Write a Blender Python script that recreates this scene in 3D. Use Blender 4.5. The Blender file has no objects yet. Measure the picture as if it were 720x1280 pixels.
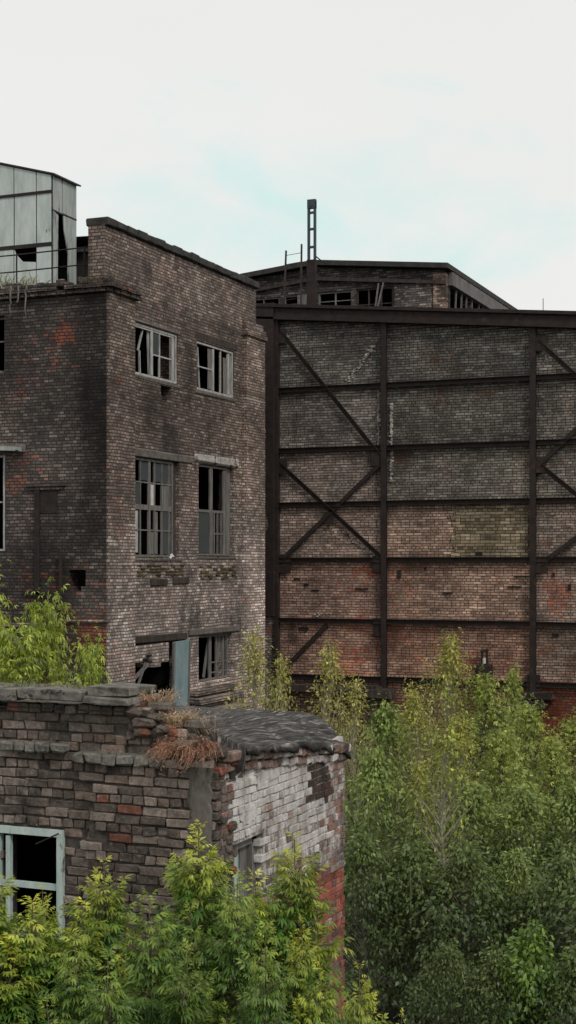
import bpy, math, random
import numpy as np
from mathutils import Vector, noise as mnoise

S = bpy.context.scene
COL = S.collection
R = math.radians
rnd = random.Random(11)

# ------------------------------------------------------------------ helpers
def nz(x, y, z=0.0, s=1.0):
    return mnoise.noise(Vector((x*s, y*s, z*s)))          # about -1..1

class MB:
    """collects shapes, builds ONE mesh object"""
    def __init__(self):
        self.v = []; self.f = []; self.c = []
        self.col = (1, 1, 1, 1)
    def vert(self, p, c=None):
        self.v.append(tuple(p)); self.c.append(c or self.col); return len(self.v)-1
    def poly(self, pts, c=None):
        self.f.append([self.vert(p, c) for p in pts])
    def box(self, x0, x1, y0, y1, z0, z1, c=None):
        i = [self.vert(p, c) for p in ((x0,y0,z0),(x1,y0,z0),(x1,y1,z0),(x0,y1,z0),(x0,y0,z1),(x1,y0,z1),(x1,y1,z1),(x0,y1,z1))]
        for q in ((0,3,2,1),(4,5,6,7),(0,1,5,4),(1,2,6,5),(2,3,7,6),(3,0,4,7)):
            self.f.append([i[k] for k in q])
    def chbox(self, x0, x1, y0, y1, z0, z1, ch, jit=0.0, c=None, r=rnd):
        """box with chamfered edges and jittered corners"""
        lo = (min(x0,x1), min(y0,y1), min(z0,z1)); hi = (max(x0,x1), max(y0,y1), max(z0,z1))
        idx = {}
        for sx in (0,1):
            for sy in (0,1):
                for sz in (0,1):
                    sg = (sx,sy,sz)
                    j = [r.uniform(-jit,jit) for _ in range(3)]
                    cc = ch*r.uniform(.5,1.8) if jit else ch
                    for ax in range(3):
                        p = [0,0,0]
                        for k in range(3):
                            e = hi[k] if sg[k] else lo[k]
                            ins = 0 if k == ax else cc
                            p[k] = (e - ins if sg[k] else e + ins) + j[k]
                        idx[(sg,ax)] = self.vert(p, c)
        def q(keys):
            self.f.append([idx[k] for k in keys])
        for ax in range(3):
            a, b = [(1,2),(2,0),(0,1)][ax]
            for s in (0,1):
                ring = []
                for sa, sb in ((0,0),(1,0),(1,1),(0,1)):
                    g = [0,0,0]; g[ax]=s; g[a]=sa; g[b]=sb
                    ring.append((tuple(g),ax))
                q(ring if s else ring[::-1])
        for ax in range(3):                       # edges parallel to ax
            a, b = [(1,2),(2,0),(0,1)][ax]
            for sa in (0,1):
                for sb in (0,1):
                    g0=[0,0,0]; g0[a]=sa; g0[b]=sb; g1=list(g0); g1[ax]=1
                    ks=[(tuple(g0),a),(tuple(g1),a),(tuple(g1),b),(tuple(g0),b)]
                    q(ks if (sa==sb) else ks[::-1])
        for sx in (0,1):
            for sy in (0,1):
                for sz in (0,1):
                    g=(sx,sy,sz); ks=[(g,0),(g,1),(g,2)]
                    q(ks if (sx+sy+sz)%2 else ks[::-1])
    def bar(self, p0, p1, w, d, ref=(0,1,0), c=None):
        """rectangular bar from p0 to p1, d measured along ref"""
        p0 = Vector(p0); p1 = Vector(p1); t = (p1-p0).normalized()
        r = Vector(ref); r = (r - t*r.dot(t)).normalized(); s = t.cross(r)
        i = []
        for p in (p0, p1):
            for a, b in ((-1,-1),(1,-1),(1,1),(-1,1)):
                i.append(self.vert(p + s*(a*w/2) + r*(b*d/2), c))
        for q in ((0,3,2,1),(4,5,6,7),(0,1,5,4),(1,2,6,5),(2,3,7,6),(3,0,4,7)):
            self.f.append([i[k] for k in q])
    def tube(self, pts, rad, n=6, c=None):
        pts = [Vector(p) for p in pts]; m = len(pts)
        rad = [rad]*m if not hasattr(rad, '__len__') else rad
        rings = []
        for k, p in enumerate(pts):
            t = (pts[min(k+1,m-1)] - pts[max(k-1,0)]).normalized()
            a = t.cross(Vector((0.31,0.95,0.05)) if abs(t.z) > .5 else Vector((0,0,1))).normalized(); b = t.cross(a)
            rings.append([self.vert(p + (a*math.cos(2*math.pi*q/n) + b*math.sin(2*math.pi*q/n))*rad[k], c) for q in range(n)])
        for k in range(m-1):
            for q in range(n):
                self.f.append([rings[k][q], rings[k][(q+1)%n], rings[k+1][(q+1)%n], rings[k+1][q]])
        self.f.append(rings[0][::-1]); self.f.append(rings[-1])
    def build(self, name, mat, parent=None, smooth=False):
        off = Vector((0,0,0))
        if parent is not None:
            off = world_loc(parent)
        me = bpy.data.meshes.new(name)
        me.from_pydata([(x-off.x, y-off.y, z-off.z) for x,y,z in self.v], [], self.f)
        a = me.color_attributes.new('Col', 'FLOAT_COLOR', 'POINT')
        a.data.foreach_set('color', np.array(self.c, dtype=np.float32).ravel())
        me.materials.append(mat)
        if smooth: me.polygons.foreach_set('use_smooth', [True]*len(me.polygons))
        me.update()
        o = bpy.data.objects.new(name, me); COL.objects.link(o)
        if parent is not None: o.parent = parent
        return o

def world_loc(o):
    l = Vector((0,0,0))
    while o is not None:
        l += o.location; o = o.parent
    return l

def tag(o, label=None, cat=None, group=None, kind=None):
    if label: o['label'] = label
    if cat: o['category'] = cat
    if group: o['group'] = group
    if kind: o['kind'] = kind
    return o

def thing(name, label, cat, loc, group=None):
    o = bpy.data.objects.new(name, None); COL.objects.link(o)
    o.location = loc; o.empty_display_size = .3
    return tag(o, label, cat, group)

# ------------------------------------------------------------------ node materials
class NM:
    def __init__(self, name):
        self.m = bpy.data.materials.new(name); self.m.use_nodes = True
        self.t = self.m.node_tree; self.t.nodes.clear()
        self.out = self.n('ShaderNodeOutputMaterial')
        self.b = self.n('ShaderNodeBsdfPrincipled')
        self.l(self.b.outputs[0], self.out.inputs[0])
        self.b.inputs['Specular IOR Level'].default_value = .25
    def n(self, t, **k):
        x = self.t.nodes.new(t)
        for a, v in k.items(): setattr(x, a, v)
        return x
    def l(self, a, b): self.t.links.new(a, b)
    def pos(self): return self.n('ShaderNodeNewGeometry').outputs['Position']
    def math(self, op, a, b=None, c=None, clamp=False):
        x = self.n('ShaderNodeMath', operation=op, use_clamp=clamp)
        for k, v in enumerate((a, b, c)):
            if v is None: continue
            if hasattr(v, 'node'): self.l(v, x.inputs[k])
            else: x.inputs[k].default_value = v
        return x.outputs[0]
    def noise(self, scale, detail=4, rough=.6, stretch=(1,1,1), vec=None, off=(0,0,0), dist=0):
        mp = self.n('ShaderNodeMapping'); mp.inputs['Scale'].default_value = stretch
        mp.inputs['Location'].default_value = off
        self.l(vec or self.pos(), mp.inputs[0])
        x = self.n('ShaderNodeTexNoise'); x.inputs['Scale'].default_value = scale
        x.inputs['Detail'].default_value = detail; x.inputs['Roughness'].default_value = rough
        x.inputs['Distortion'].default_value = dist
        self.l(mp.outputs[0], x.inputs['Vector']); return x.outputs['Fac']
    def ramp(self, fac, stops, interp='LINEAR'):
        x = self.n('ShaderNodeValToRGB'); cr = x.color_ramp; cr.interpolation = interp
        while len(cr.elements) < len(stops): cr.elements.new(.5)
        for e, (p, c) in zip(cr.elements, stops):
            e.position = p
            e.color = (c, c, c, 1) if not hasattr(c, '__len__') else (*c[:3], 1)
        self.l(fac, x.inputs[0]); return x.outputs[0]
    def step(self, fac, a, b):
        x = self.n('ShaderNodeMapRange', interpolation_type='SMOOTHSTEP')
        x.inputs[1].default_value = a; x.inputs[2].default_value = b
        self.l(fac, x.inputs[0]); return x.outputs[0]
    def mix(self, fac, a, b, mode='MIX'):
        x = self.n('ShaderNodeMix', data_type='RGBA', blend_type=mode)
        for s, v in ((x.inputs[0], fac), (x.inputs[6], a), (x.inputs[7], b)):
            if hasattr(v, 'node'): self.l(v, s)
            elif hasattr(v, '__len__'): s.default_value = (*v[:3], 1)
            else: s.default_value = v
        return x.outputs[2]
    def attr(self):
        x = self.n('ShaderNodeAttribute', attribute_name='Col'); return x
    def bump(self, h, strength=.5, dist=.02, prev=None):
        x = self.n('ShaderNodeBump'); x.inputs['Strength'].default_value = strength; x.inputs['Distance'].default_value = dist
        self.l(h, x.inputs['Height'])
        if prev is not None: self.l(prev, x.inputs['Normal'])
        return x.outputs[0]
    def done(self, col, rough=.9, normal=None, metal=0):
        if hasattr(col, 'node'): self.l(col, self.b.inputs['Base Color'])
        else: self.b.inputs['Base Color'].default_value = (*col, 1)
        if hasattr(rough, 'node'): self.l(rough, self.b.inputs['Roughness'])
        else: self.b.inputs['Roughness'].default_value = rough
        self.b.inputs['Metallic'].default_value = metal
        if normal is not None: self.l(normal, self.b.inputs['Normal'])
        return self.m

def brick_mat(name, pal, mortar, soot=.5, red=.6, pale=.62, zlow=None, scale=1.0, sootc=(.022,.020,.020), redc=(.27,.085,.052), off=(0,0,0), bw=.26, vary=1.0, mort=.0095):
    """coursed brickwork laid out in wall coordinates (along the wall, height)"""
    k = NM(name)
    g = k.n('ShaderNodeNewGeometry')
    sp = k.n('ShaderNodeSeparateXYZ'); k.l(g.outputs['Position'], sp.inputs[0])
    sn = k.n('ShaderNodeSeparateXYZ'); k.l(g.outputs['True Normal'], sn.inputs[0])
    facex = k.math('GREATER_THAN', k.math('ABSOLUTE', sn.outputs[0]), .6)
    u = k.math('ADD', k.math('MULTIPLY', sp.outputs[1], facex),
               k.math('MULTIPLY', sp.outputs[0], k.math('SUBTRACT', 1.0, facex)))
    wob = k.noise(.9, 2)
    u2 = k.math('ADD', u, k.math('MULTIPLY', k.math('SUBTRACT', wob, .5), .05))
    z2 = k.math('ADD', sp.outputs[2], k.math('MULTIPLY', k.math('SUBTRACT', k.noise(1.6, 2, off=(7,3,1)), .5), .045))
    cv = k.n('ShaderNodeCombineXYZ'); k.l(u2, cv.inputs[0]); k.l(z2, cv.inputs[1])
    bt = k.n('ShaderNodeTexBrick', offset=.5, offset_frequency=2, squash=(.5 if bw > .2 else 1.7), squash_frequency=3)
    k.l(cv.outputs[0], bt.inputs['Vector'])
    bt.inputs['Color1'].default_value = (0,0,0,1); bt.inputs['Color2'].default_value = (1,1,1,1); bt.inputs['Mortar'].default_value = (0,0,0,1)
    bt.inputs['Scale'].default_value = 1; bt.inputs['Mortar Size'].default_value = mort*scale
    bt.inputs['Mortar Smooth'].default_value = .35; bt.inputs['Bias'].default_value = 0
    bt.inputs['Brick Width'].default_value = bw*scale; bt.inputs['Row Height'].default_value = .08*scale
    val = bt.outputs['Color']; mort = bt.outputs['Fac']
    c = k.ramp(val, pal)
    fine = k.noise(16, 5, .7)
    c = k.mix(.6, c, k.ramp(fine, [(.28,.42),(.5,.95),(.75,1.5)]), 'MULTIPLY')
    big = k.noise(.45, 5, .6, off=off)
    # bare red patches, brick by brick
    rm = k.math('ADD', k.noise(.55, 6, .72, off=(13+off[0],5,2)), k.math('MULTIPLY', k.math('SUBTRACT', val, .5), .16))
    if zlow:
        zl = k.n('ShaderNodeMapRange'); zl.inputs[1].default_value = zlow[0]; zl.inputs[2].default_value = zlow[1]
        zl.inputs[3].default_value = zlow[2]; zl.inputs[4].default_value = 0
        k.l(sp.outputs[2], zl.inputs[0]); rm = k.math('ADD', rm, zl.outputs[0])
    at = k.attr()
    rm = k.math('ADD', rm, k.math('SUBTRACT', 1.0, at.outputs['Alpha']))
    c = k.mix(k.math('MULTIPLY', k.step(rm, red-.01, red+.075), .92), c, k.mix(fine, (redc[0]*.55,redc[1]*.6,redc[2]*.7), redc))
    # pale worn / salty bricks
    pm = k.math('ADD', k.noise(.7, 6, .7, off=(3,21+off[1],8)), k.math('MULTIPLY', k.math('SUBTRACT', val, .5), .13))
    c = k.mix(k.math('MULTIPLY', k.step(pm, pale, pale+.1), .75), c, (.30,.275,.25))
    c = k.mix(1.0, c, k.ramp(k.noise(.75, 7, .72, off=(6+off[0],1,4)), [(.30,(.50,.50,.50)),(.48,(.95,.94,.93)),(.66,(1.65,1.58,1.52))]), 'MULTIPLY')
    c = k.mix(.8, c, k.ramp(k.noise(2.6, 6, .75, stretch=(1,1,2.6), off=(2,off[1],7)), [(.32,.55),(.5,1.0),(.68,1.5)]), 'MULTIPLY')
    c = k.mix(k.math('MULTIPLY', k.step(k.noise(1.3, 5, .65, stretch=(.6,.6,8), off=(off[1],3,11)), .57, .66), .6), c, (.035,.030,.028))
    c = k.mix(k.math('MULTIPLY', mort, .9), c, mortar)
    c = k.mix(k.math('MULTIPLY', k.step(k.noise(5, 5, .7, stretch=(1,1,1.8), off=(8,8,off[0])), .64, .70), .7), c, (.025,.022,.021))
    # soot washed down in streaks and in clouds
    st = k.noise(1.1, 5, .65, stretch=(1.6,1.6,.28), off=off)
    sm = k.math('ADD', k.math('MULTIPLY', big, .6), k.math('MULTIPLY', st, .4))
    c = k.mix(k.math('MULTIPLY', k.step(sm, soot, soot+.12), .72), c, sootc)
    c = k.mix(1.0, c, at.outputs['Color'], 'MULTIPLY')
    h = k.math('SUBTRACT', k.math('MULTIPLY', fine, .5), mort)
    h = k.math('ADD', h, k.math('MULTIPLY', val, .35))
    nr = k.bump(h, .8, .02)
    nr = k.bump(k.noise(3, 4), .35, .06, nr)
    return k.done(c, .93, nr)

def geo_brick_mat():
    """for modelled bricks: colour per brick from Col, whitewash left on by its alpha"""
    k = NM('worn_single_bricks')
    at = k.attr(); c = at.outputs['Color']
    f1 = k.noise(34, 6, .72); f2 = k.noise(9, 5, .65)
    c = k.mix(.85, c, k.ramp(f1, [(.25,.30),(.5,.95),(.78,1.6)]), 'MULTIPLY')
    c = k.mix(.7, c, k.ramp(f2, [(.3,.45),(.6,1.15)]), 'MULTIPLY')
    # lichen and lime specks
    c = k.mix(k.math('MULTIPLY', k.step(k.noise(26, 4, .7, off=(4,4,9)), .60, .68), .5), c, (.30,.285,.25))
    c = k.mix(k.math('MULTIPLY', k.step(k.noise(2.2, 5, .7, stretch=(1,1,.5), off=(9,2,5)), .52, .66), .75), c, (.022,.021,.02))
    w = k.math('ADD', k.math('MULTIPLY', k.noise(5.5, 6, .75, stretch=(1,1,.6)), .65), k.math('MULTIPLY', f1, .35))
    wm = k.math('SUBTRACT', at.outputs['Alpha'], w)
    wm = k.math('MULTIPLY', k.step(wm, -.07, .10), .84)
    wc = k.ramp(k.noise(4.5, 7, .75, stretch=(1,1,.6), off=(1,7,2)), [(.3,(.20,.185,.175)),(.45,(.46,.44,.42)),(.62,(.72,.71,.68))])
    c = k.mix(wm, c, wc)
    nr = k.bump(f1, .7, .012); nr = k.bump(f2, .6, .02, nr)
    return k.done(c, .92, nr)

def simple_mat(name, c0, c1, scale=6, rough=.8, bump=.4, stretch=(1,1,1), speck=None, metal=0, specklim=.6, bscale=None, use_attr=False):
    k = NM(name)
    f = k.noise(scale, 6, .68, stretch=stretch)
    c = k.ramp(f, [(.32,c0),(.68,c1)])
    if speck:
        c = k.mix(k.step(k.noise(scale*.55, 6, .75, stretch=stretch, off=(5,9,3)), specklim, specklim+.05), c, speck)
    if use_attr: c = k.mix(1.0, c, k.attr().outputs['Color'], 'MULTIPLY')
    nr = k.bump(k.noise(bscale or scale*3, 5, .7, stretch=stretch), bump, .012)
    return k.done(c, rough, nr, metal)

def leaf_mat(name, trans=.35):
    k = NM(name)
    at = k.attr()
    c = k.mix(.6, at.outputs['Color'], k.ramp(k.noise(9, 3), [(.3,.62),(.7,1.25)]), 'MULTIPLY')
    k.l(c, k.b.inputs['Base Color']); k.b.inputs['Roughness'].default_value = .42
    k.b.inputs['Specular IOR Level'].default_value = .45
    tr = k.n('ShaderNodeBsdfTranslucent'); k.l(c, tr.inputs[0])
    mx = k.n('ShaderNodeMixShader'); mx.inputs[0].default_value = trans
    k.l(k.b.outputs[0], mx.inputs[1]); k.l(tr.outputs[0], mx.inputs[2]); k.l(mx.outputs[0], k.out.inputs[0])
    return k.m

M = {}
M['fac'] = brick_mat('factory_brick', [(0,(.125,.094,.081)),(.45,(.185,.143,.122)),(.8,(.24,.19,.165)),(1,(.35,.29,.255))], (.042,.036,.033), soot=.535, red=.67, pale=.575, bw=.15, mort=.012)
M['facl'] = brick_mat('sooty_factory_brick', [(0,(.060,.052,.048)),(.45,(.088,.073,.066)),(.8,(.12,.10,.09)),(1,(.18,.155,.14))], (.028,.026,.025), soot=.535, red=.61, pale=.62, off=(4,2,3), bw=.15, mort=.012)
M['hall'] = brick_mat('hall_infill_brick', [(0,(.165,.135,.12)),(.45,(.23,.19,.17)),(.8,(.285,.24,.215)),(1,(.38,.33,.30))], (.042,.038,.035), soot=.555, red=.635, pale=.565, zlow=(2.0,9.0,.075), redc=(.27,.105,.065), off=(2,8,1), mort=.012)
M['old'] = brick_mat('old_common_brick', [(0,(.06,.05,.046)),(.5,(.15,.115,.10)),(1,(.28,.22,.19))], (.05,.046,.042))
M['gbrick'] = geo_brick_mat()
M['mortar'] = simple_mat('dirty_lime_mortar', (.035,.032,.03), (.12,.11,.10), 12, .95, .8, use_attr=True)
M['steel'] = simple_mat('dark_rusted_steel', (.014,.011,.011), (.038,.027,.023), 5, .75, .5, speck=(.075,.036,.022), specklim=.62)
M['mast'] = simple_mat('grey_blue_painted_steel', (.035,.05,.06), (.06,.075,.085), 7, .6, .2)
M['tar'] = None
M['teal'] = simple_mat('peeling_pale_teal_paint', (.30,.40,.38), (.50,.58,.55), 9, .7, .5, (1,1,.3), speck=(.14,.12,.10), specklim=.58)
M['bluedoor'] = simple_mat('weathered_blue_door_paint', (.15,.22,.24), (.26,.34,.355), 3, .65, .3, (1,1,.4), speck=(.10,.085,.075), specklim=.63)
M['greywood'] = simple_mat('weathered_grey_wood', (.075,.070,.066), (.22,.21,.20), 8, .85, .6, (2.5,2.5,.3), speck=(.06,.05,.045), specklim=.64)
M['palewood'] = simple_mat('flaking_white_frame_paint', (.20,.20,.195), (.50,.50,.48), 9, .75, .5, (2,2,.3), speck=(.13,.115,.10), specklim=.60)
M['darkwood'] = simple_mat('rotten_dark_wood', (.022,.019,.017), (.075,.06,.052), 6, .9, .6, (2,2,.4))
M['conc'] = simple_mat('weathered_concrete', (.075,.066,.06), (.17,.15,.136), 5, .92, .6, speck=(.05,.045,.04), specklim=.60)
M['cop'] = simple_mat('lichen_covered_coping', (.055,.052,.046), (.21,.20,.175), 9, .95, 1.0, speck=(.035,.033,.03), specklim=.57, bscale=16)
M['paleconc'] = simple_mat('spalled_pale_concrete', (.16,.14,.125), (.52,.49,.45), 6, .92, .7, speck=(.07,.055,.05), specklim=.55)
M['inside'] = simple_mat('near_black_matt', (.012,.011,.011), (.03,.028,.027), 2, .95, .2)  # near-black colour puts the shade of rooms and holes into the surfaces
M['felt'] = simple_mat('roofing_felt', (.025,.024,.023), (.06,.056,.052), 4, .9, .5)
M['sheet'] = simple_mat('streaked_pale_sheet_metal', (.36,.42,.40), (.55,.60,.575), 2.2, .55, .15, (1.5,1.5,.5), speck=(.15,.16,.15), specklim=.645, bscale=3)
M['sheet2'] = simple_mat('dirtier_sheet_metal', (.20,.23,.22), (.40,.43,.41), 3.0, .6, .2, (2,2,.25), speck=(.10,.10,.095), specklim=.60, bscale=3)
M['cloth'] = simple_mat('dirty_white_cloth', (.38,.37,.36), (.62,.61,.59), 5, .9, .3)
M['glass'] = NM('dusty_window_glass').done((.06,.07,.07), .12)
M['bark'] = simple_mat('thin_grey_brown_bark', (.07,.055,.042), (.17,.14,.11), 12, .9, .5, (2,2,.5))
M['palebark'] = simple_mat('pale_birch_bark', (.22,.20,.15), (.42,.39,.31), 10, .85, .4, (1,1,3), speck=(.06,.05,.04))
M['leaf'] = leaf_mat('fresh_leaves', .42)
M['dry'] = leaf_mat('dry_stalks', .2)

def tar_mat():
    k = NM('wrinkled_tar_felt')
    mp = k.n('ShaderNodeMapping'); mp.inputs['Rotation'].default_value = (0,0,R(-64)); mp.inputs['Scale'].default_value = (20,1.5,3)
    k.l(k.pos(), mp.inputs[0])
    n1 = k.noise(1.6, 7, .7, vec=mp.outputs[0], dist=.6); n2 = k.noise(5, 6, .7)
    c = k.ramp(n1, [(.36,(.012,.011,.011)),(.48,(.034,.031,.029)),(.56,(.10,.093,.086)),(.67,(.34,.32,.295))])
    c = k.mix(k.step(n2, .52, .62), c, k.mix(.5, c, (.03,.027,.025)))
    c = k.mix(1.0, c, k.attr().outputs['Color'], 'MULTIPLY')
    nr = k.bump(n1, .55, .03); nr = k.bump(n2, .4, .015, nr)
    return k.done(c, .8, nr)
M['tar'] = tar_mat()

def soil_mat():
    k = NM('shadowed_littered_soil')
    n1 = k.noise(.35, 6, .65); n2 = k.noise(7, 6, .75)
    c = k.ramp(n1, [(.35,(.022,.020,.015)),(.55,(.045,.040,.028)),(.7,(.055,.062,.028))])  # dark tones put the shadow under the trees into the soil colour
    c = k.mix(k.step(n2, .58, .68), c, (.11,.09,.06))
    return k.done(c, .97, k.bump(n2, .8, .08))
M['soil'] = soil_mat()

# ------------------------------------------------------------------ camera
HC = 6.8
TH = math.atan2(760, 1820)
cam = bpy.data.cameras.new('camera'); co = bpy.data.objects.new('camera', cam); COL.objects.link(co)
co.location = (0, 0, HC); co.rotation_euler = (R(90), 0, TH)
cam.sensor_fit = 'VERTICAL'; cam.sensor_height = 24; cam.lens = 24*1820/1280
cam.shift_y = 63/1280*1.0 * -1 * -1
cam.clip_start = .1; cam.clip_end = 4000
S.camera = co

# ------------------------------------------------------------------ world and sun
SUN_EL, SUN_AZ = 46, None
sdir = Vector((.62, -.42, .70)).normalized()               # towards the sun
w = bpy.data.worlds.new('World'); S.world = w; w.use_nodes = True
t = w.node_tree; t.nodes.clear()
def wn(ty, **k):
    x = t.nodes.new(ty)
    for a, v in k.items(): setattr(x, a, v)
    return x
out = wn('ShaderNodeOutputWorld'); bg = wn('ShaderNodeBackground'); bg.inputs[1].default_value = .1
t.links.new(bg.outputs[0], out.inputs[0])
sky = wn('ShaderNodeTexSky', sky_type='NISHITA', sun_disc=False)
sky.sun_elevation = math.asin(sdir.z); sky.sun_rotation = math.atan2(sdir.x, sdir.y)
sky.air_density = 1.2; sky.dust_density = 3
tc = wn('ShaderNodeTexCoord')
nt = wn('ShaderNodeTexNoise'); nt.inputs['Scale'].default_value = 2.6; nt.inputs['Detail'].default_value = 6; nt.inputs['Roughness'].default_value = .55
mpn = wn('ShaderNodeMapping'); mpn.inputs['Scale'].default_value = (1,1,2.2); mpn.inputs['Location'].default_value = (.3,.1,.2)
t.links.new(tc.outputs['Generated'], mpn.inputs[0]); t.links.new(mpn.outputs[0], nt.inputs['Vector'])
# one opening in the cloud deck, low over the hall, broken up by the noise
a_, b_ = (412-360)/1820, (703-268)/1820
gd = Vector((-math.sin(TH)+math.cos(TH)*a_, math.cos(TH)+math.sin(TH)*a_, b_)).normalized()
dp = wn('ShaderNodeVectorMath', operation='DISTANCE'); dp.inputs[1].default_value = (gd.x,gd.y,gd.z*1.7)
scl = wn('ShaderNodeVectorMath', operation='NORMALIZE'); t.links.new(tc.outputs['Generated'], scl.inputs[0])
sq_ = wn('ShaderNodeVectorMath', operation='MULTIPLY'); sq_.inputs[1].default_value = (1,1,1.7); t.links.new(scl.outputs[0], sq_.inputs[0]); t.links.new(sq_.outputs[0], dp.inputs[0])
def wm(op, a, b):
    x = wn('ShaderNodeMath', operation=op)
    for k, v in enumerate((a, b)):
        if hasattr(v, 'node'): t.links.new(v, x.inputs[k])
        else: x.inputs[k].default_value = v
    return x.outputs[0]
nt2 = wn('ShaderNodeTexNoise'); nt2.inputs['Scale'].default_value = 7.5; nt2.inputs['Detail'].default_value = 8; nt2.inputs['Roughness'].default_value = .62; nt2.inputs['Distortion'].default_value = .5
mp2 = wn('ShaderNodeMapping'); mp2.inputs['Scale'].default_value = (1,1,2.0); mp2.inputs['Location'].default_value = (.55,.35,.1)
t.links.new(tc.outputs['Generated'], mp2.inputs[0]); t.links.new(mp2.outputs[0], nt2.inputs['Vector'])
gap = wm('ADD', wm('MULTIPLY', wm('SUBTRACT', .165, dp.outputs['Value']), 2.4), wm('MULTIPLY', wm('SUBTRACT', nt2.outputs['Fac'], .5), .95))
mr = wn('ShaderNodeMapRange', interpolation_type='SMOOTHSTEP'); mr.inputs[1].default_value = .0; mr.inputs[2].default_value = .42; mr.inputs[4].default_value = .85
t.links.new(gap, mr.inputs[0])
cr = wn('ShaderNodeValToRGB'); cr.color_ramp.elements[0].position = .3; cr.color_ramp.elements[0].color = (.82,.82,.80,1)
cr.color_ramp.elements[1].position = .7; cr.color_ramp.elements[1].color = (.86,.855,.835,1)
t.links.new(nt.outputs['Fac'], cr.inputs[0])
def wmix(f, a, b):
    x = wn('ShaderNodeMix', data_type='RGBA')
    for s_, v in ((x.inputs[0], f), (x.inputs[6], a), (x.inputs[7], b)):
        if hasattr(v, 'node'): t.links.new(v, s_)
        elif hasattr(v, '__len__'): s_.default_value = (*v, 1)
        else: s_.default_value = v
    return x.outputs[2]
cl = wmix(mr.outputs[0], cr.outputs[0], (.58,.83,.80))
vs = wn('ShaderNodeVectorMath', operation='SCALE'); vs.inputs['Scale'].default_value = 10.4
t.links.new(cl, vs.inputs[0])
fin = wmix(.04, vs.outputs[0], sky.outputs[0])
t.links.new(fin, bg.inputs[0])

sl = bpy.data.lights.new('sun', 'SUN'); so = bpy.data.objects.new('sun', sl); COL.objects.link(so)
sl.energy = 1.5; sl.angle = R(10); sl.color = (1,.95,.88)
so.rotation_euler = (-sdir).to_track_quat('-Z', 'Y').to_euler(); so.location = (20,-20,60)
S.view_settings.view_transform = 'Standard'; S.view_settings.look = 'None'; S.view_settings.exposure = 0; S.view_settings.gamma = 1
S.view_settings.use_curve_mapping = False
S.cycles.max_bounces = 6; S.cycles.transparent_max_bounces = 4

# ------------------------------------------------------------------ ground
gm = MB(); N = 70
def gz(x, y): return .18*nz(x,y,0,.22) + .05*nz(x,y,3,.9)
xs_ = [-1500,-400,-120,-60] + [-45 + 65*i/N for i in range(N+1)] + [60,120,400,1500]
ys_ = [-1500,-400,-100,-30] + [-8 + 60*i/N for i in range(N+1)] + [90,160,400,1500]
gi = [[gm.vert((x,y, gz(x,y) if abs(x)<46 and -9<y<53 else 0)) for x in xs_] for y in ys_]
for j in range(len(ys_)-1):
    for i in range(len(xs_)-1):
        gm.f.append([gi[j][i],gi[j][i+1],gi[j+1][i+1],gi[j+1][i]])
tag(gm.build('ground', M['soil'], smooth=True), 'yard soil coloured dark for the shadow under the trees', 'ground', kind='structure')

# ------------------------------------------------------------------ wall builders
def W(ax, P, u, wo, z):
    """wall coordinates -> world. ax 'x': wall faces +x at x=P; ax 'y': wall faces -y at y=P"""
    return (P+wo, u, z) if ax == 'x' else (u, P-wo, z)
def wbox(mb, ax, P, u0, u1, w0, w1, z0, z1, c=None):
    a = W(ax,P,u0,w0,z0); b = W(ax,P,u1,w1,z1)
    mb.box(min(a[0],b[0]),max(a[0],b[0]),min(a[1],b[1]),max(a[1],b[1]),z0,z1,c)
def wchbox(mb, ax, P, u0, u1, w0, w1, z0, z1, ch, jit, c=None):
    a = W(ax,P,u0,w0,z0); b = W(ax,P,u1,w1,z1)
    mb.chbox(a[0],b[0],a[1],b[1],z0,z1,ch,jit,c)
def wall(mb, ax, P, u0, u1, z0, z1, holes, th, tint=None, du=1.2, dz=1.2):
    """wall slab with rectangular openings, their reveals and its back face"""
    us = {u0,u1}; zs = {z0,z1}
    for h in holes: us.update(h[:2]); zs.update(h[2:4])
    us.update(np.arange(u0,u1,du).tolist()); zs.update(np.arange(z0,z1,dz).tolist())
    us = sorted(v for v in us if u0<=v<=u1); zs = sorted(v for v in zs if z0<=v<=z1)
    def solid(i,j):
        if i<0 or j<0 or i>=len(us)-1 or j>=len(zs)-1: return False
        uc=(us[i]+us[i+1])/2; zc=(zs[j]+zs[j+1])/2
        return not any(h[0]<uc<h[1] and h[2]<zc<h[3] for h in holes)
    cc = tint or (lambda u,z:(1,1,1,1))
    def q(pts):
        if ax == 'y': pts = pts
        mb.f.append([mb.vert(W(ax,P,*p), cc(p[0],p[2])) for p in pts])
    for i in range(len(us)-1):
        for j in range(len(zs)-1):
            if not solid(i,j): continue
            a,b,c,d = us[i],us[i+1],zs[j],zs[j+1]
            q([(a,0,c),(b,0,c),(b,0,d),(a,0,d)])
            q([(a,-th,d),(b,-th,d),(b,-th,c),(a,-th,c)])
            if not solid(i-1,j): q([(a,0,d),(a,-th,d),(a,-th,c),(a,0,c)])
            if not solid(i+1,j): q([(b,0,c),(b,-th,c),(b,-th,d),(b,0,d)])
            if not solid(i,j-1): q([(a,0,c),(a,-th,c),(b,-th,c),(b,0,c)])
            if not solid(i,j+1): q([(a,0,d),(b,0,d),(b,-th,d),(a,-th,d)])

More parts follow.
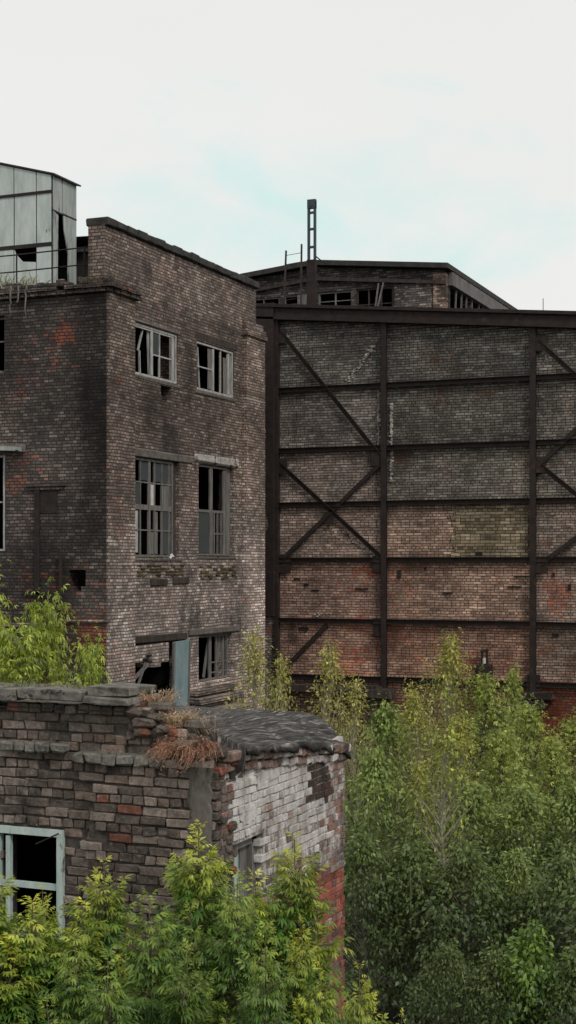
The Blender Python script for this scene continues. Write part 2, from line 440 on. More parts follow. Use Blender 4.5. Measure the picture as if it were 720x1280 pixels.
def window(parent, ax, P, u0, u1, z0, z1, inset, mat, mull=(), trans=(), fw=.055, bw=.036, panes=(), lean=(), label=None):
    """outer frame > glazing bars, panes"""
    fm = MB(); d = .07; i0, i1 = -inset-d, -inset
    wbox(fm,ax,P,u0,u0+fw,i0,i1,z0,z1); wbox(fm,ax,P,u1-fw,u1,i0,i1,z0,z1)
    wbox(fm,ax,P,u0+fw,u1-fw,i0,i1,z0,z0+fw); wbox(fm,ax,P,u0+fw,u1-fw,i0,i1,z1-fw,z1)
    f = fm.build('window', mat, parent)
    if label: f['label'] = label
    if mull or trans or lean:
        bm = MB()
        for m in mull:
            u, a, b = m[:3]; ww = m[3] if len(m)>3 else bw
            wbox(bm,ax,P,u-ww/2,u+ww/2,i0+.012,i1-.012,a,b)
        for m in trans:
            z, a, b = m[:3]; ww = m[3] if len(m)>3 else bw
            wbox(bm,ax,P,a,b,i0+.017,i1-.017,z-ww/2,z+ww/2)
        for (ua,za,ub,zb,ww,dd) in lean:
            bm.bar(W(ax,P,ua,i0-.06,za), W(ax,P,ub,i0-.02,zb), ww, dd, (1,0,0) if ax=='x' else (0,1,0))
        bm.build('glazing_bars', mat, f)
    for p in panes:
        pm = MB(); wbox(pm,ax,P,p[0],p[1],i0+.028,i0+.034,p[2],p[3])
        pm.build('pane', M[p[4]] if len(p)>4 else M['glass'], f)
    return f

# ================================================================== THE FACTORY (three storeys of windows, left)
XF, YF, Y2 = -17.5, 30.6, 39.85
fac = thing('factory_building', 'three storey dark brick factory with four broken windows and a tall plain parapet', 'factory', (-21,35,0))
fm = MB()
holes = [(31.94,34.34,11.5,12.81),(35.49,37.88,11.5,12.84),(31.98,34.44,6.92,9.45),(35.6,37.9,6.97,9.5),
         # ground storey: ragged hole with broken infill, doorway, small window
         (32.03,34.85,4.72,4.93),(32.03,33.0,3.0,4.30),(32.6,32.95,4.28,4.46),(33.0,33.85,3.0,4.12),(32.4,32.62,4.28,4.38),(33.4,33.86,4.08,4.22),(33.85,34.85,3.0,4.74),(33.9,34.8,.0,3.01),(32.2,33.9,2.4,3.01),
         (35.6,37.8,3.5,4.80),(33.4,34.0,11.12,11.38),(33.45,33.75,11.0,11.14)]
def gs(u,z,u0,z0,ru,rz_): return math.exp(-((u-u0)/ru)**2-((z-z0)/rz_)**2)
def tint_fac(u,z):
    k = 1.0 + .22*nz(u,z,1,.45)
    lo = max(0,min(1,(8.2-z+1.1*nz(u,z,8,.55)+.12*(u-34))/2.6))
    up = max(0,min(1,(z-9.6)/1.5))
    k *= 1-.20*up
    k *= 1-.35*gs(u,z,33.0,10.6,.9,.7)-.35*gs(u,z,36.2,10.4,.35,.9)-.3*gs(u,z,34.9,12.2,.3,1.2)-.35*gs(u,z,37.5,13.4,1.2,.35)-.30*gs(u,z,34.9,6.2,.25,.8)+.25*gs(u,z,32.3,14.1,1.0,.5)
    al = 1-.12*gs(u,z,31,8,.5,2.5)-.12*gs(u,z,30.9,4.6,.7,1.0)-.05*gs(u,z,37,6.9,2,.4)
    return (k*(1+.95*lo), k*(1+1.06*lo), k*(1+1.15*lo), al)
wall(fm,'x',XF,YF+.452,Y2,0,13.5,holes,.5,tint_fac,.4,.4)
# parapet standing on the facade
fm.box(-17.95,XF-.002,30.50,39.45,13.502,14.9)
fm.build('side_wall', M['fac'], fac)
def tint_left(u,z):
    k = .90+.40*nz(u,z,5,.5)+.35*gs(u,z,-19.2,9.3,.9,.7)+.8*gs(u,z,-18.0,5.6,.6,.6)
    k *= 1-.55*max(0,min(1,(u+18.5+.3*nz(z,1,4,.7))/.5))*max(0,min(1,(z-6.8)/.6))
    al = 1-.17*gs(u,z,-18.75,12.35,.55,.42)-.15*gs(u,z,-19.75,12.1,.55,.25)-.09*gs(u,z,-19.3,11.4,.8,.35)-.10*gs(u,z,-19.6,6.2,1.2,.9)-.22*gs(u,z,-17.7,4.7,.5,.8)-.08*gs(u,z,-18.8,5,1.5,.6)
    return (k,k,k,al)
lm = MB()
lholes = [(-22.3,-20.39,11.5,12.92),(-22.3,-20.36,7.06,9.48),(-18.55,-18.08,6.22,6.62),(-18.45,-18.2,6.1,6.24)]
wall(lm,'y',YF,-30,XF-.003,0,13.3,lholes,.45,tint_left,.35,.35)
lm.build('front_wall', M['facl'], fac)
om = MB(); om.box(-30,-17.9,39.55,Y2-.003,0,13.4); om.box(-30,-29.6,31.06,39.5,0,13.4)
om.build('rear_wall', M['old'], fac)
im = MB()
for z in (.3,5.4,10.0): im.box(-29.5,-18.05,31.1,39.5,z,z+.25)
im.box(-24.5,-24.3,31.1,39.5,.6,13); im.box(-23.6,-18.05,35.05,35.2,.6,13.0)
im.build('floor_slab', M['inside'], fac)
rm = MB(); rm.box(-29.9,-17.97,31.0,39.8,13.32,13.52); rm.build('roof', M['felt'], fac)
# near-black lining added to keep the rooms dark
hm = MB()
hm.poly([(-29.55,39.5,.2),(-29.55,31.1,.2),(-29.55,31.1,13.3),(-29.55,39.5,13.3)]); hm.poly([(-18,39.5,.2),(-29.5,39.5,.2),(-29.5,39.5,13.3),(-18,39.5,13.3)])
hm.build('dark_lining', M['inside'], fac)
pm = MB()
for i in range(18):                                           # coping of single slabs
    y0 = 30.50+i*.50; pm.chbox(-18.03,-17.40+rnd.uniform(-.015,.015),y0+.006,y0+.494,14.9,15.09+rnd.uniform(-.02,.02),.02,.012)
pm.build('parapet_coping', M['felt'], fac)
# corner pier, right-hand pier, cornice
q = MB(); wall(q,'x',XF+.09,YF-.004,31.86,0,13.42,[],.088,tint_fac,.4,.4); q.build('corner_pier', M['fac'], fac)
q = MB(); wall(q,'x',XF+.14,38.47,39.80,0,13.40,[],.138,lambda u,z:tuple(1.5*c for c in tint_fac(u,z)[:3])+(1,),.4,.4)
for k in range(14):                                           # toothed broken edge of the pier
    z = 8.6+k*.16; wbox(q,'x',XF,39.80,39.80+rnd.choice((.03,.06,.06)),.01,.13,z,z+.075,(1.15,1.15,1.15,1))
for k in range(9):
    z = 7.6+k*.08; wbox(q,'x',XF,39.80,39.8+.28*math.sin(math.pi*(k+.5)/9)*rnd.uniform(.8,1.1),.0,.12,z,z+.078,(.5,.5,.5,1))
q.build('end_pier', M['fac'], fac)
q = MB()
wbox(q,'x',XF,38.40,39.86,.0,.20,13.40,13.50); wbox(q,'x',XF,38.44,39.83,.0,.16,13.50,13.66); wbox(q,'x',XF,38.5,39.8,0,.09,13.66,13.85)
q.build('pier_cap', M['fac'], fac)
q = MB()
for k,(p,z0,z1) in enumerate(((.13,13.30,13.40),(.19,13.40,13.50),(.15,13.50,13.60))):
    u = -30.0
    while u < XF+p:                                           # front run, brick by brick with gaps
        ln = rnd.uniform(.22,.30)
        if rnd.random() > (.05 if k<2 else .28): wchbox(q,'y',YF,u,min(u+ln-.01,XF+p),-.1,p+rnd.uniform(-.02,.02),z0+.004,z1-.004,.008,.006)
        u += ln
    u = YF-p
    while u < 31.95:
        ln = .255
        if rnd.random() > .06: wchbox(q,'x',XF,u+.005,min(u+ln-.01,32.0),.0,p+.06+rnd.uniform(-.02,.02),z0+.004,z1-.004,.008,.006)
        u += ln
for _ in range(30):                                           # rubble left on the roof edge
    u = rnd.uniform(-26,-18); wchbox(q,'y',YF,u,u+.22,-.3,-.1,13.5,13.5+rnd.uniform(.08,.28),.02,.02)
q.build('cornice', M['facl'], fac)
# lintels and sills
def slab(name, mat, *a, label=None):
    q = MB(); wchbox(q,*a); o = q.build(name, mat, fac)
    if label: o['label'] = label
slab('lintel', M['conc'], 'x',XF,31.9,35.2,-.3,.03,9.46,9.66,.02,.01)
slab('lintel', M['paleconc'], 'x',XF,35.34,38.14,-.3,.05,9.52,9.76,.03,.02, label='spalled white lintel')
slab('lintel', M['darkwood'], 'x',XF,35.36,38.12,-.3,.012,12.85,13.08,.02,.01)
slab('lintel', M['conc'], 'x',XF,31.8,34.5,-.3,.02,12.81,12.90,.02,.01)
slab('lintel', M['darkwood'], 'x',XF,31.95,34.9,-.32,.02,4.75,4.95,.02,.02)
slab('lintel', M['conc'], 'x',XF,34.95,38.2,-.3,.05,4.83,4.99,.02,.015)
slab('lintel', M['conc'], 'y',YF,-22.5,-19.78,-.2,.06,9.50,9.70,.02,.01)
for u0,u1,z in ((31.9,34.5,11.44),(35.4,38.0,11.43),(31.9,34.6,6.86),(35.5,38.0,6.91)):
    slab('window_sill', M['conc'], 'x',XF,u0,u1,-.3,.025,z-.03,z+.045,.012,.012)
slab('beam_end', M['darkwood'], 'x',XF,32.8,33.7,-.2,.05,6.2,6.38,.015,.01)
slab('beam_end', M['darkwood'], 'x',XF,34.05,34.95,-.2,.06,6.22,6.40,.015,.01)
                                                              # mossy rough brick aprons under the windows
for (ua,ub,za,zb) in ((32.0,34.5,6.45,6.8),(35.6,37.9,6.35,6.8)):
    q = MB()
    for j in range(int((zb-za)/.08)):
        u = ua+rnd.uniform(0,.15)
        while u < ub:
            if rnd.random()>.42: wchbox(q,'x',XF,u,u+.23,-.05,.02+rnd.uniform(0,.03),za+j*.08,za+j*.08+.066,.01,.006,(.8,.85,.62,1))
            u += .26
    q.build('brick_apron', M['fac'], fac)
# windows of the side wall
window(fac,'x',XF,31.94,34.34,11.51,12.80,.03,M['palewood'],
       mull=((33.0,11.58,12.74,.09),(33.42,11.58,12.74),(34.16,11.58,12.74,.10)),trans=((12.12,33.0,34.1),(12.72,32.0,34.2,.05)),
       lean=((32.55,11.6,32.45,12.15,.05,.04),(32.45,12.15,32.62,12.7,.05,.04),(33.05,11.6,32.9,12.7,.09,.03)),
       panes=((34.0,34.22,11.55,12.75,'greywood'),(33.02,33.4,12.15,12.7)))
window(fac,'x',XF,35.50,37.88,11.51,12.82,.03,M['palewood'],
       mull=((36.62,11.58,12.74,.09),(37.1,11.58,12.74),(37.62,11.58,12.74,.12)),trans=((12.15,35.6,36.6),),
       lean=((35.95,11.6,35.75,12.7,.05,.04),(37.72,11.55,37.8,12.7,.14,.03)), panes=((36.3,36.55,11.6,12.72,'greywood'),(37.3,37.6,11.58,12.6,'greywood')))
window(fac,'x',XF,31.99,34.2,6.94,9.43,.06,M['greywood'],
       mull=((32.44,7,9.38),(32.92,7,9.38,.11),(33.2,7,9.38,.04),(33.6,7,9.38),(34.0,7,9.38,.05)),
       trans=((7.62,32.05,34.15),(8.2,32.05,34.15,.13),(8.83,32.05,34.15)),
       panes=((32.08,32.34,7.05,8.1,'palewood'),(32.96,33.22,8.26,8.80,'cloth'),(33.64,33.98,7.02,8.12),(32.08,32.40,8.24,8.80),(33.64,33.98,8.26,8.80,'greywood'),(33.24,33.58,8.88,9.36),(32.98,33.2,7.02,7.58,'greywood'),(32.46,32.9,8.88,9.36),(33.64,33.96,8.86,9.36),(33.22,33.4,7.02,8.1,'greywood')))  # palewood and cloth panes paint pale reflections on the glass
wm_ = MB(); wbox(wm_,'x',XF,34.24,34.42,-.35,-.10,6.94,9.43); wm_.build('window_jamb', M['darkwood'], fac)
window(fac,'x',XF,35.61,37.55,6.99,9.48,.06,M['greywood'],
       mull=((36.55,7,9.42,.17),(36.98,7.05,8.2),(37.2,7.05,8.2,.04),(36.75,7.05,8.2,.06),(37.4,7.0,9.4,.13)),
       trans=((8.22,35.66,37.5,.07),(7.6,36.6,37.45)), panes=((35.7,36.46,7.06,8.18),))
wm_ = MB(); wbox(wm_,'x',XF,37.56,37.88,-.30,-.12,6.99,9.48); wm_.build('window_jamb', M['greywood'], fac)
window(fac,'x',XF,35.64,37.76,3.52,4.78,.14,M['greywood'],
       mull=((36.65,3.55,4.75,.14),(37.05,3.55,4.75,.05),(37.5,3.55,4.75,.10)),trans=((4.0,36.7,37.7),(3.72,36.7,37.7)), lean=((36.45,3.6,36.7,4.7,.1,.04),(37.2,3.6,37.4,4.7,.2,.03)))
q = MB(); q.bar(W('x',XF,34.42,.02,2.35), W('x',XF,34.36,.10,4.73), .92, .05, (1,0,0)); dr = q.build('door', M['bluedoor'], fac)
q = MB(); q.bar(W('x',XF,33.93,.065,2.35), W('x',XF,33.90,.145,4.72), .07, .03, (1,0,0)); q.bar(W('x',XF,34.84,.065,2.35), W('x',XF,34.80,.145,4.72), .07, .03, (1,0,0))
q.build('door_edge', M['greywood'], dr)
q = MB()
for z in (2.4,2.6,2.8,3.0,3.2): wchbox(q,'x',XF,34.9,38.2-rnd.uniform(0,1.2),.0,.25+rnd.uniform(0,.2),z,z+.17,.02,.03)
wchbox(q,'x',XF,35.5,37.3,.3,.9,2.72,2.86,.02,.02)
q.build('collapsed_ledge', M['hall'], fac)
q = MB(); q.bar(W('x',XF,32.1,-.2,3.1), W('x',XF,32.75,-.1,4.25), .05, .05, (1,0,0)); q.bar(W('x',XF,32.1,-.12,3.85), W('x',XF,32.95,-.14,4.2), .09, .05, (1,0,0))
q.build('broken_batten', M['greywood'], fac)
# left face windows
window(fac,'y',YF,-22.25,-20.42,11.52,12.9,.12,M['greywood'],mull=((-21.3,11.6,12.85,.07),),trans=((12.3,-22.2,-20.5),))
window(fac,'y',YF,-22.25,-20.40,7.08,9.46,.03,M['palewood'],mull=((-21.3,7.1,9.4,.07),),trans=((8.3,-22.2,-20.5),))
q = MB()
wbox(q,'y',YF,-19.72,-18.62,.0,.10,8.66,8.74); wbox(q,'y',YF,-19.64,-18.7,.0,.06,8.58,8.66)
q.build('blind_window_lintel', M['facl'], fac)
q = MB(); wbox(q,'y',YF,-19.46,-18.86,.0,.015,8.0,8.58); wbox(q,'y',YF,-19.50,-19.36,.002,.05,6.0,8.58); wbox(q,'y',YF,-19.8,-18.75,.0,.05,5.98,6.10)  # flat dark patch below the lintel, dark upright pipe, ledge at its foot
q.build('dark_wall_strips', M['steel'], fac)
q = MB(); q.tube([(-18.73,YF-.09,3.5),(-18.73,YF-.09,7.0)],.045,8); q.build('drain_pipe', M['steel'], fac)
q = MB(); wchbox(q,'y',YF,-18.66,-17.45,-.05,.07,5.33,5.41,.02,.01); wchbox(q,'y',YF,-23,-18.8,-.05,.07,5.2,5.30,.02,.01); q.build('string_course', M['fac'], fac)
q = MB(); q.poly([W('y',YF,*p) for p in ((-20.5,.02,9.68),(-19.85,.34,9.56),(-19.75,.30,9.52),(-20.5,.0,9.60))]); q.bar(W('y',YF,-21.5,.18,9.66),W('y',YF,-19.86,.2,9.58),.10,.3,(0,1,0))
q.build('sheet_canopy', M['sheet2'], fac)

# rag on the sill
q = MB()
for i in range(7):
    for j in range(5): q.vert((XF-.05+.10*j/4+.02*nz(i,j,3), 33.86+.30*i/6+.02*nz(i,j), 6.90+.13*math.sin(math.pi*i/6)*math.sin(math.pi*(j+.5)/5)+.05*nz(i,j,1,.9)))
for i in range(6):
    for j in range(4): a=i*5+j; q.f.append([a,a+1,a+6,a+5])
tag(q.build('rag', M['cloth'], smooth=True), 'crumpled white rag lying on a factory window sill', 'rag')

# ================================================================== roof railing, shed on the factory roof
rl = thing('roof_railing', 'thin dark pipe railing along the factory roof edge before the shed', 'railing', (-21,30.95,13.52))
for z in (14.06,14.48):
    q = MB(); q.tube([(-29,30.95,z+.1),(-24,30.95,z+.03),(-20.4,30.95,z),(-17.95,30.95,z+.03)],.018,6); q.build('rail', M['steel'], rl)
for x in (-28,-25,-22.5,-20.15,-18.2):
    q = MB(); q.tube([(x-.12,30.95,13.5),(x-.12,30.95,14.5)],.02,6); q.build('post', M['steel'], rl)

shed = thing('rooftop_shed', 'pale streaked sheet metal shed with torn panels on the factory roof', 'shed', (-25,38.7,13.52))
def sheet(name, mat, pts, th=.03, nrm=(0,-1,0), label=None):
    """flat panel with thickness, corners given in order"""
    n = Vector(nrm)*th; q = MB(); k = len(pts)
    a = [q.vert(Vector(p)+n) for p in pts]; b = [q.vert(p) for p in pts]
    q.f.append(a); q.f.append(b[::-1])
    for i in range(k): q.f.append([a[i],b[i],b[(i+1)%k],a[(i+1)%k]])
    o = q.build(name, mat, shed)
    if label: o['label'] = label
rz = lambda x: 18.57-.274*(x+23.63)
xs2 = [-30,-28.2,-26.3,-24.97,-24.17,-23.63]; g = .018
for i in range(5):
    a, b = xs2[i]+g, xs2[i+1]-g
    sheet('upper_panel', M['sheet'], [(a,38,18.10),(b,38,18.06),(b,38,rz(b)-.03),(a,38,rz(a)-.03)])
    sheet('middle_panel', M['sheet'], [(a,38.02,16.50),(b,38.02,16.48),(b,38.02,18.02),(a,38.02,18.05)])
    if i == 3: sheet('lower_panel', M['sheet'], [(a,38,13.6),(b,38,13.6),(b,38,15.95),(a+.3,38,16.0),(a+.05,38,16.25),(a,38,16.4)], label='torn panel')
    else: sheet('lower_panel', M['sheet'], [(a,38,13.6),(b,38,13.6),(b,38,16.42),(a,38,16.42)])
q = MB(); wbox(q,'y',38,-30,-23.62,-.01,.045,18.02,18.10); wbox(q,'y',38,-30,-23.62,-.01,.045,16.40,16.52)
for x in xs2[1:]: wbox(q,'y',38,x-.018,x+.018,-.08,.0,13.6,rz(x)-.05)
q.build('seam_rail', M['steel'], shed)
ys2 = [38.0,38.55,39.4]
for i in range(2):
    a, b = ys2[i]+g, ys2[i+1]-g
    sheet('side_panel', M['sheet2'], [(-23.63,a,17.52),(-23.63,b,17.50),(-23.63,b,18.55),(-23.63,a,18.55)], nrm=(1,0,0))
sheet('side_panel', M['sheet2'], [(-23.63,38.02,14.6),(-23.63,38.28,14.9),(-23.63,38.32,17.4),(-23.63,38.02,17.48)], nrm=(1,0,0), label='torn side panel')
sheet('side_panel', M['sheet2'], [(-23.63,38.95,14.0),(-23.63,39.38,14.0),(-23.63,39.38,17.45),(-23.63,38.62,17.45),(-23.63,38.66,17.0),(-23.63,38.9,16.3),(-23.63,38.88,15.4)], nrm=(1,0,0), label='torn side panel')
q = MB(); q.box(-23.66,-23.60,38,39.4,17.46,17.52); q.box(-23.66,-23.60,38.5,38.54,17.5,18.5); q.build('seam_rail', M['steel'], shed)
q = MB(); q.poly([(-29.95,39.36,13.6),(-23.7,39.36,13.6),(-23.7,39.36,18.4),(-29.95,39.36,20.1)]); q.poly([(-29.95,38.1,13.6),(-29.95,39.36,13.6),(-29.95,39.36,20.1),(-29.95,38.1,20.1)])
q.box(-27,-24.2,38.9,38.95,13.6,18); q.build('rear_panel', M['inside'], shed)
q = MB(); q.f.append([q.vert(p) for p in ((-30,37.92,rz(-30)+.0),(-23.5,37.92,rz(-23.5)),(-23.5,39.5,rz(-23.5)),(-30,39.5,rz(-30)))])
q.f.append([q.vert(p) for p in ((-30,37.92,rz(-30)+.05),(-30,39.5,rz(-30)+.05),(-23.5,39.5,rz(-23.5)+.05),(-23.5,37.92,rz(-23.5)+.05))][::-1])
q.f += [[0,1,7,4],[1,2,6,7],[2,3,5,6],[3,0,4,5]]
q.build('roof', M['felt'], shed)
annex = MB(); annex.box(-24.4,-22.9,39.62,41.2,13.53,16.6); annex.build('annex_wall', M['inside'], shed)
annex = MB()
annex.f.append([annex.vert(p) for p in ((-24.6,39.45,17.02),(-22.7,39.45,16.95),(-22.7,41.3,16.6),(-24.6,41.3,16.65))])
annex.box(-24.6,-22.7,39.46,41.3,16.5,16.6); annex.build('annex_roof', M['felt'], shed)
q = MB()
for i in range(8):
    y0 = 39.5+.11*i; q.bar((-22.9+.02*(i%2),y0,14.2),(-22.9+.02*(i%2),y0,16.42),.11,.02,(1,0,0))
q.build('corrugated_panel', M['cloth'], shed)

# ================================================================== FRAMED HALL (right)
YB = 41.4
hall = thing('framed_hall', 'large hall wall of brick infill panels in a dark rusted steel frame', 'hall', (-10,42,0))
topz = lambda x: 14.36-.0905*(x+17.7)                       # underside of the top beam
rails = [12.12,10.24,8.58,6.88,5.03,3.30]
cols = [(-18.31,-17.69),(-14.235,-14.065),(-9.715,-9.545),(-5.165,-4.995),(-1.165,-.995)]
zb = [0]+rails[::-1]
tints = {0:[(1.0,.80,.70),(1.55,1.18,1.02),(1.60,1.28,1.14),(1.40,1.28,1.22),(1.12,1.10,1.08),(.84,.88,.90),(.60,.68,.69)],
         1:[(1.0,.70,.58),(1.45,1.04,.86),(1.60,1.28,1.11),(1.38,1.18,1.04),(.86,.92,.88),(.58,.64,.63),(.54,.61,.61)],
         2:[(1.05,.60,.46),(1.28,1.12,1.00),(1.36,1.22,1.12),(1.22,1.16,1.10),(.84,.89,.86),(.64,.68,.67),(.68,.74,.74)],
         3:[(1,.85,.8)]*7}
def hall_red(x,z):
    return 1-.20*gs(x,z,-8.6,2.6,1.2,.8)-.17*gs(x,z,-8.5,6.0,.6,.35)-.16*gs(x,z,-8.4,4.0,.5,.5)-.12*gs(x,z,-13.0,4.3,1.1,.9)-.09*gs(x,z,-13.3,5.8,.9,.6)-.11*gs(x,z,-10.6,11.6,.9,.5)-.09*gs(x,z,-10.2,10.4,.5,.9)-.07*gs(x,z,-9.0,10.8,.6,.8)-.06*gs(x,z,-16,3.9,1.6,.8)-.08*gs(x,z,-15.3,12.0,.4,.3)-.08*gs(x,z,-14.6,8.2,.4,.5)
for b in range(4):
    x0, x1 = cols[b][1]-.05, cols[b+1][0]+.05
    for k in range(7):
        z0 = zb[k]+.05 if k else 0; z1 = zb[k+1]-.05 if k < 6 else None
        q = MB(); tn = tints[b][k]
        nu = max(2,int((x1-x0)/.5)); nzz = 4
        grid = []
        for i in range(nu+1):
            x = x0+(x1-x0)*i/nu; zt = z1 if z1 else topz(x)
            col = []
            for j in range(nzz+1):
                z = z0+(zt-z0)*j/nzz; v = .92+.24*nz(x,z,b*7+k,.7)
                col.append(q.vert((x,YB+.06+.012*nz(x,z,2,.8),z),(tn[0]*v,tn[1]*v,tn[2]*v,hall_red(x,z))))
            grid.append(col)
        for i in range(nu):
            for j in range(nzz): q.f.append([grid[i][j],grid[i+1][j],grid[i+1][j+1],grid[i][j+1]])
        bq = [q.vert((x,YB+.36,z),(.6,.6,.6,1)) for x,z in ((x0,z0),(x1,z0),(x1,z1 or topz(x1)),(x0,z1 or topz(x0)))]
        q.f.append(bq[::-1])
        q.build('brick_panel', M['hall'], hall)
# pale mortar left where braces were torn off, and beside the columns
def scar(xa,za,xb,zb_,n,wd):
    q = MB(); r = random.Random(int(abs(xa*100)))
    for i in range(n):
        f = r.random(); x = xa+(xb-xa)*f+r.uniform(-wd,wd); z = za+(zb_-za)*f+r.uniform(-wd,wd); s_ = r.uniform(.012,.04)
        q.chbox(x-s_,x+s_*r.uniform(.5,1.5),YB+.02,YB+.07,z-s_*.6,z+s_*.6,.008,.012)
    q.build('mortar_scar', M['paleconc'], hall)
scar(-14.45,13.35,-15.35,12.3,80,.06); scar(-15.5,7.75,-14.45,6.95,80,.06); scar(-17.4,13.9,-17.0,13.2,26,.04)
scar(-13.95,11.6,-13.95,9.2,150,.025); scar(-14.36,12.0,-14.36,10.2,100,.025); scar(-9.4,12.9,-9.2,12.5,10,.05); scar(-16.4,5.2,-15.9,5.2,12,.05)
# repaired area of yellower, larger bricks
M['yel'] = brick_mat('repair_brick', [(0,(.10,.08,.05)),(.5,(.20,.165,.11)),(1,(.30,.25,.18))], (.03,.027,.024), soot=.64, red=.8, pale=.75, scale=1.15)
q = MB()
zz = 6.96
while zz < 8.46:
    xa = -12.05+rnd.uniform(-.12,.14); q.box(xa,-9.80,YB+.022,YB+.10,zz,zz+.092); zz += .092
q.build('repaired_brickwork', M['yel'], hall)
# columns
q = MB(); q.box(-18.31,-17.69,YB-.22,YB+.3,5.15,14.8); q.build('column', M['steel'], hall)
q = MB(); q.box(-18.29,-17.71,YB-.05,YB+.3,0,5.15); q.build('column_base', M['hall'], hall)
q = MB(); q.box(-17.72,-17.58,YB-.12,YB+.1,0,14.4); q.build('column', M['steel'], hall)
for (a,b) in cols[1:]:
    q = MB(); m = (a+b)/2                                   # H-section: flange, web
    q.box(a,b,YB-.11,YB-.09,0,topz(m)); q.box(m-.012,m+.012,YB-.09,YB+.1,0,topz(m)); q.box(a+.003,b-.003,YB+.0,YB+.02,0,topz(m))
    q.build('column', M['steel'], hall)
ends = [-17.58]+[(a,b) for a,b in cols[1:]]
for b in range(4):
    x0 = -17.58 if b == 0 else cols[b][1]; x1 = cols[b+1][0]
    for z in rails:                                          # channel rails: web and two flanges
        s = rnd.uniform(-.012,.012)
        q = MB(); q.box(x0,x1,YB-.02,YB+.0,z-.074+s,z+.074+s); q.box(x0,x1,YB-.10,YB-.02,z+.059+s,z+.074+s); q.box(x0,x1,YB-.10,YB-.02,z-.074+s,z-.059+s)
        q.build('rail', M['steel'], hall)
q = MB()                                                     # top beam, deep box with flange lip
for (x0,x1) in ((-18.6,-14.15),(-14.15,-9.6),(-9.6,-5),(-5,0)):
    for (dz0,dz1,y0,y1) in ((.0,.30,YB-.16,YB+.32),(.30,.40,YB-.26,YB+.36),(-.07,.0,YB-.22,YB+.30)):
        q.f.append([q.vert((x,y0,topz(x)+d)) for x,d in ((x0,dz0),(x1,dz0),(x1,dz1),(x0,dz1))])
        q.f.append([q.vert((x,y,topz(x)+dz1)) for x,y in ((x0,y0),(x1,y0),(x1,y1),(x0,y1))])
        q.f.append([q.vert((x,y,topz(x)+dz0)) for x,y in ((x0,y1),(x1,y1),(x1,y0),(x0,y0))])
        q.f.append([q.vert((x,y1,topz(x)+d)) for x,d in ((x0,dz1),(x1,dz1),(x1,dz0),(x0,dz0))])
q.poly([(-18.6,YB-.26,14.4),(-18.6,YB-.26,14.85),(-18.6,YB+.36,14.85),(-18.6,YB+.36,14.4)])
q.build('top_beam', M['steel'], hall)
for x in np.arange(-18.2,0,.9):
    pass
def brace(xa,za,xb,zb_,w=.13):
    q = MB(); d = Vector((xb-xa,0,zb_-za)).normalized(); s = Vector((-d.z,0,d.x))
    q.bar((xa,YB-.045,za),(xb,YB-.045,zb_),w,.014,(0,1,0))
    q.bar(Vector((xa,YB-.075,za))+s*(w/2),Vector((xb,YB-.075,zb_))+s*(w/2),.016,.075,(0,1,0))
    q.build('diagonal_brace', M['steel'], hall)
brace(-17.56,13.95,-14.24,9.94); brace(-17.56,9.84,-14.25,6.96); brace(-14.22,9.80,-17.44,6.92); brace(-15.97,4.92,-17.42,3.5)
brace(-9.5,13.15,-5.1,8.95); brace(-5.1,13.6,-9.45,9.62); brace(-9.40,9.56,-5.1,6.0); brace(-5.1,9.9,-9.42,6.75)
q = MB()                                                     # gusset plates
for (x,z,s) in ((-17.45,13.75,.28),(-14.42,9.9,.3),(-17.45,9.75,.34),(-17.38,6.75,.42),(-14.38,6.72,.30),(-15.9,8.15,.28),(-9.42,13.1,.34),(-9.42,9.6,.34),(-9.4,6.72,.34),(-14.3,4.85,.38),(-9.62,3.3,.4)):
    q = MB(); q.chbox(x-s/2,x+s/2,YB-.066,YB-.054,z-s*.7,z+s*.7,.004,0); q.build('gusset_plate', M['steel'], hall)
q = MB()
for (x0,x1,z0,z1) in ((-10.5,-9.2,2.65,2.85),(-10.2,-9.0,2.9,3.1),(-14.9,-13.8,2.75,3.0),(-10.9,-9.6,2.3,2.5),(-17.4,-14.2,2.9,3.1)):
    q = MB(); q.chbox(x0,x1,YB-.5,YB-.02,z0,z1,.03,.06); q.build('plinth_ledge', M['darkwood'], hall)
q = MB()                                                     # lower roof behind the top beam
q.f.append([q.vert((x,y,topz(x)+.16)) for x,y in ((-18.3,YB+.3),(0,YB+.3),(0,62),(-18.3,62))]); q.f.append([q.vert((x,y,topz(x)+.05)) for x,y in ((-18.3,62),(0,62),(0,YB+.3),(-18.3,YB+.3))])
q.box(-.3,0,YB+.37,62,0,topz(0)); q.box(-18.3,-18.0,YB+.37,62,0,14.3)
q.build('roof', M['felt'], hall)
q = MB()                                                     # small holes and putlog scars, their shade put in as near-black blocks
for (x,z,a,b) in ((-13.7,6.45,.10,.22),(-12.9,6.62,.05,.08),(-17.0,6.3,.2,.05),(-16.4,5.95,.25,.04),(-16.7,6.12,.15,.05),(-12.2,5.9,.3,.03),(-9.95,6.4,.5,.03),(-10.2,6.1,.4,.03),(-9.05,6.45,.06,.12),(-8.6,6.1,.09,.16),(-9.0,4.72,.18,.09),(-11.25,7.05,.22,.12),(-14.9,6.0,.4,.05),(-16.8,4.75,.3,.12),(-16.1,4.8,.2,.06)):
    q = MB(); q.box(x-a/2,x+a/2,YB+.015,YB+.06,z-b/2,z+b/2); q.build('hole_shade_block', M['inside'], hall)

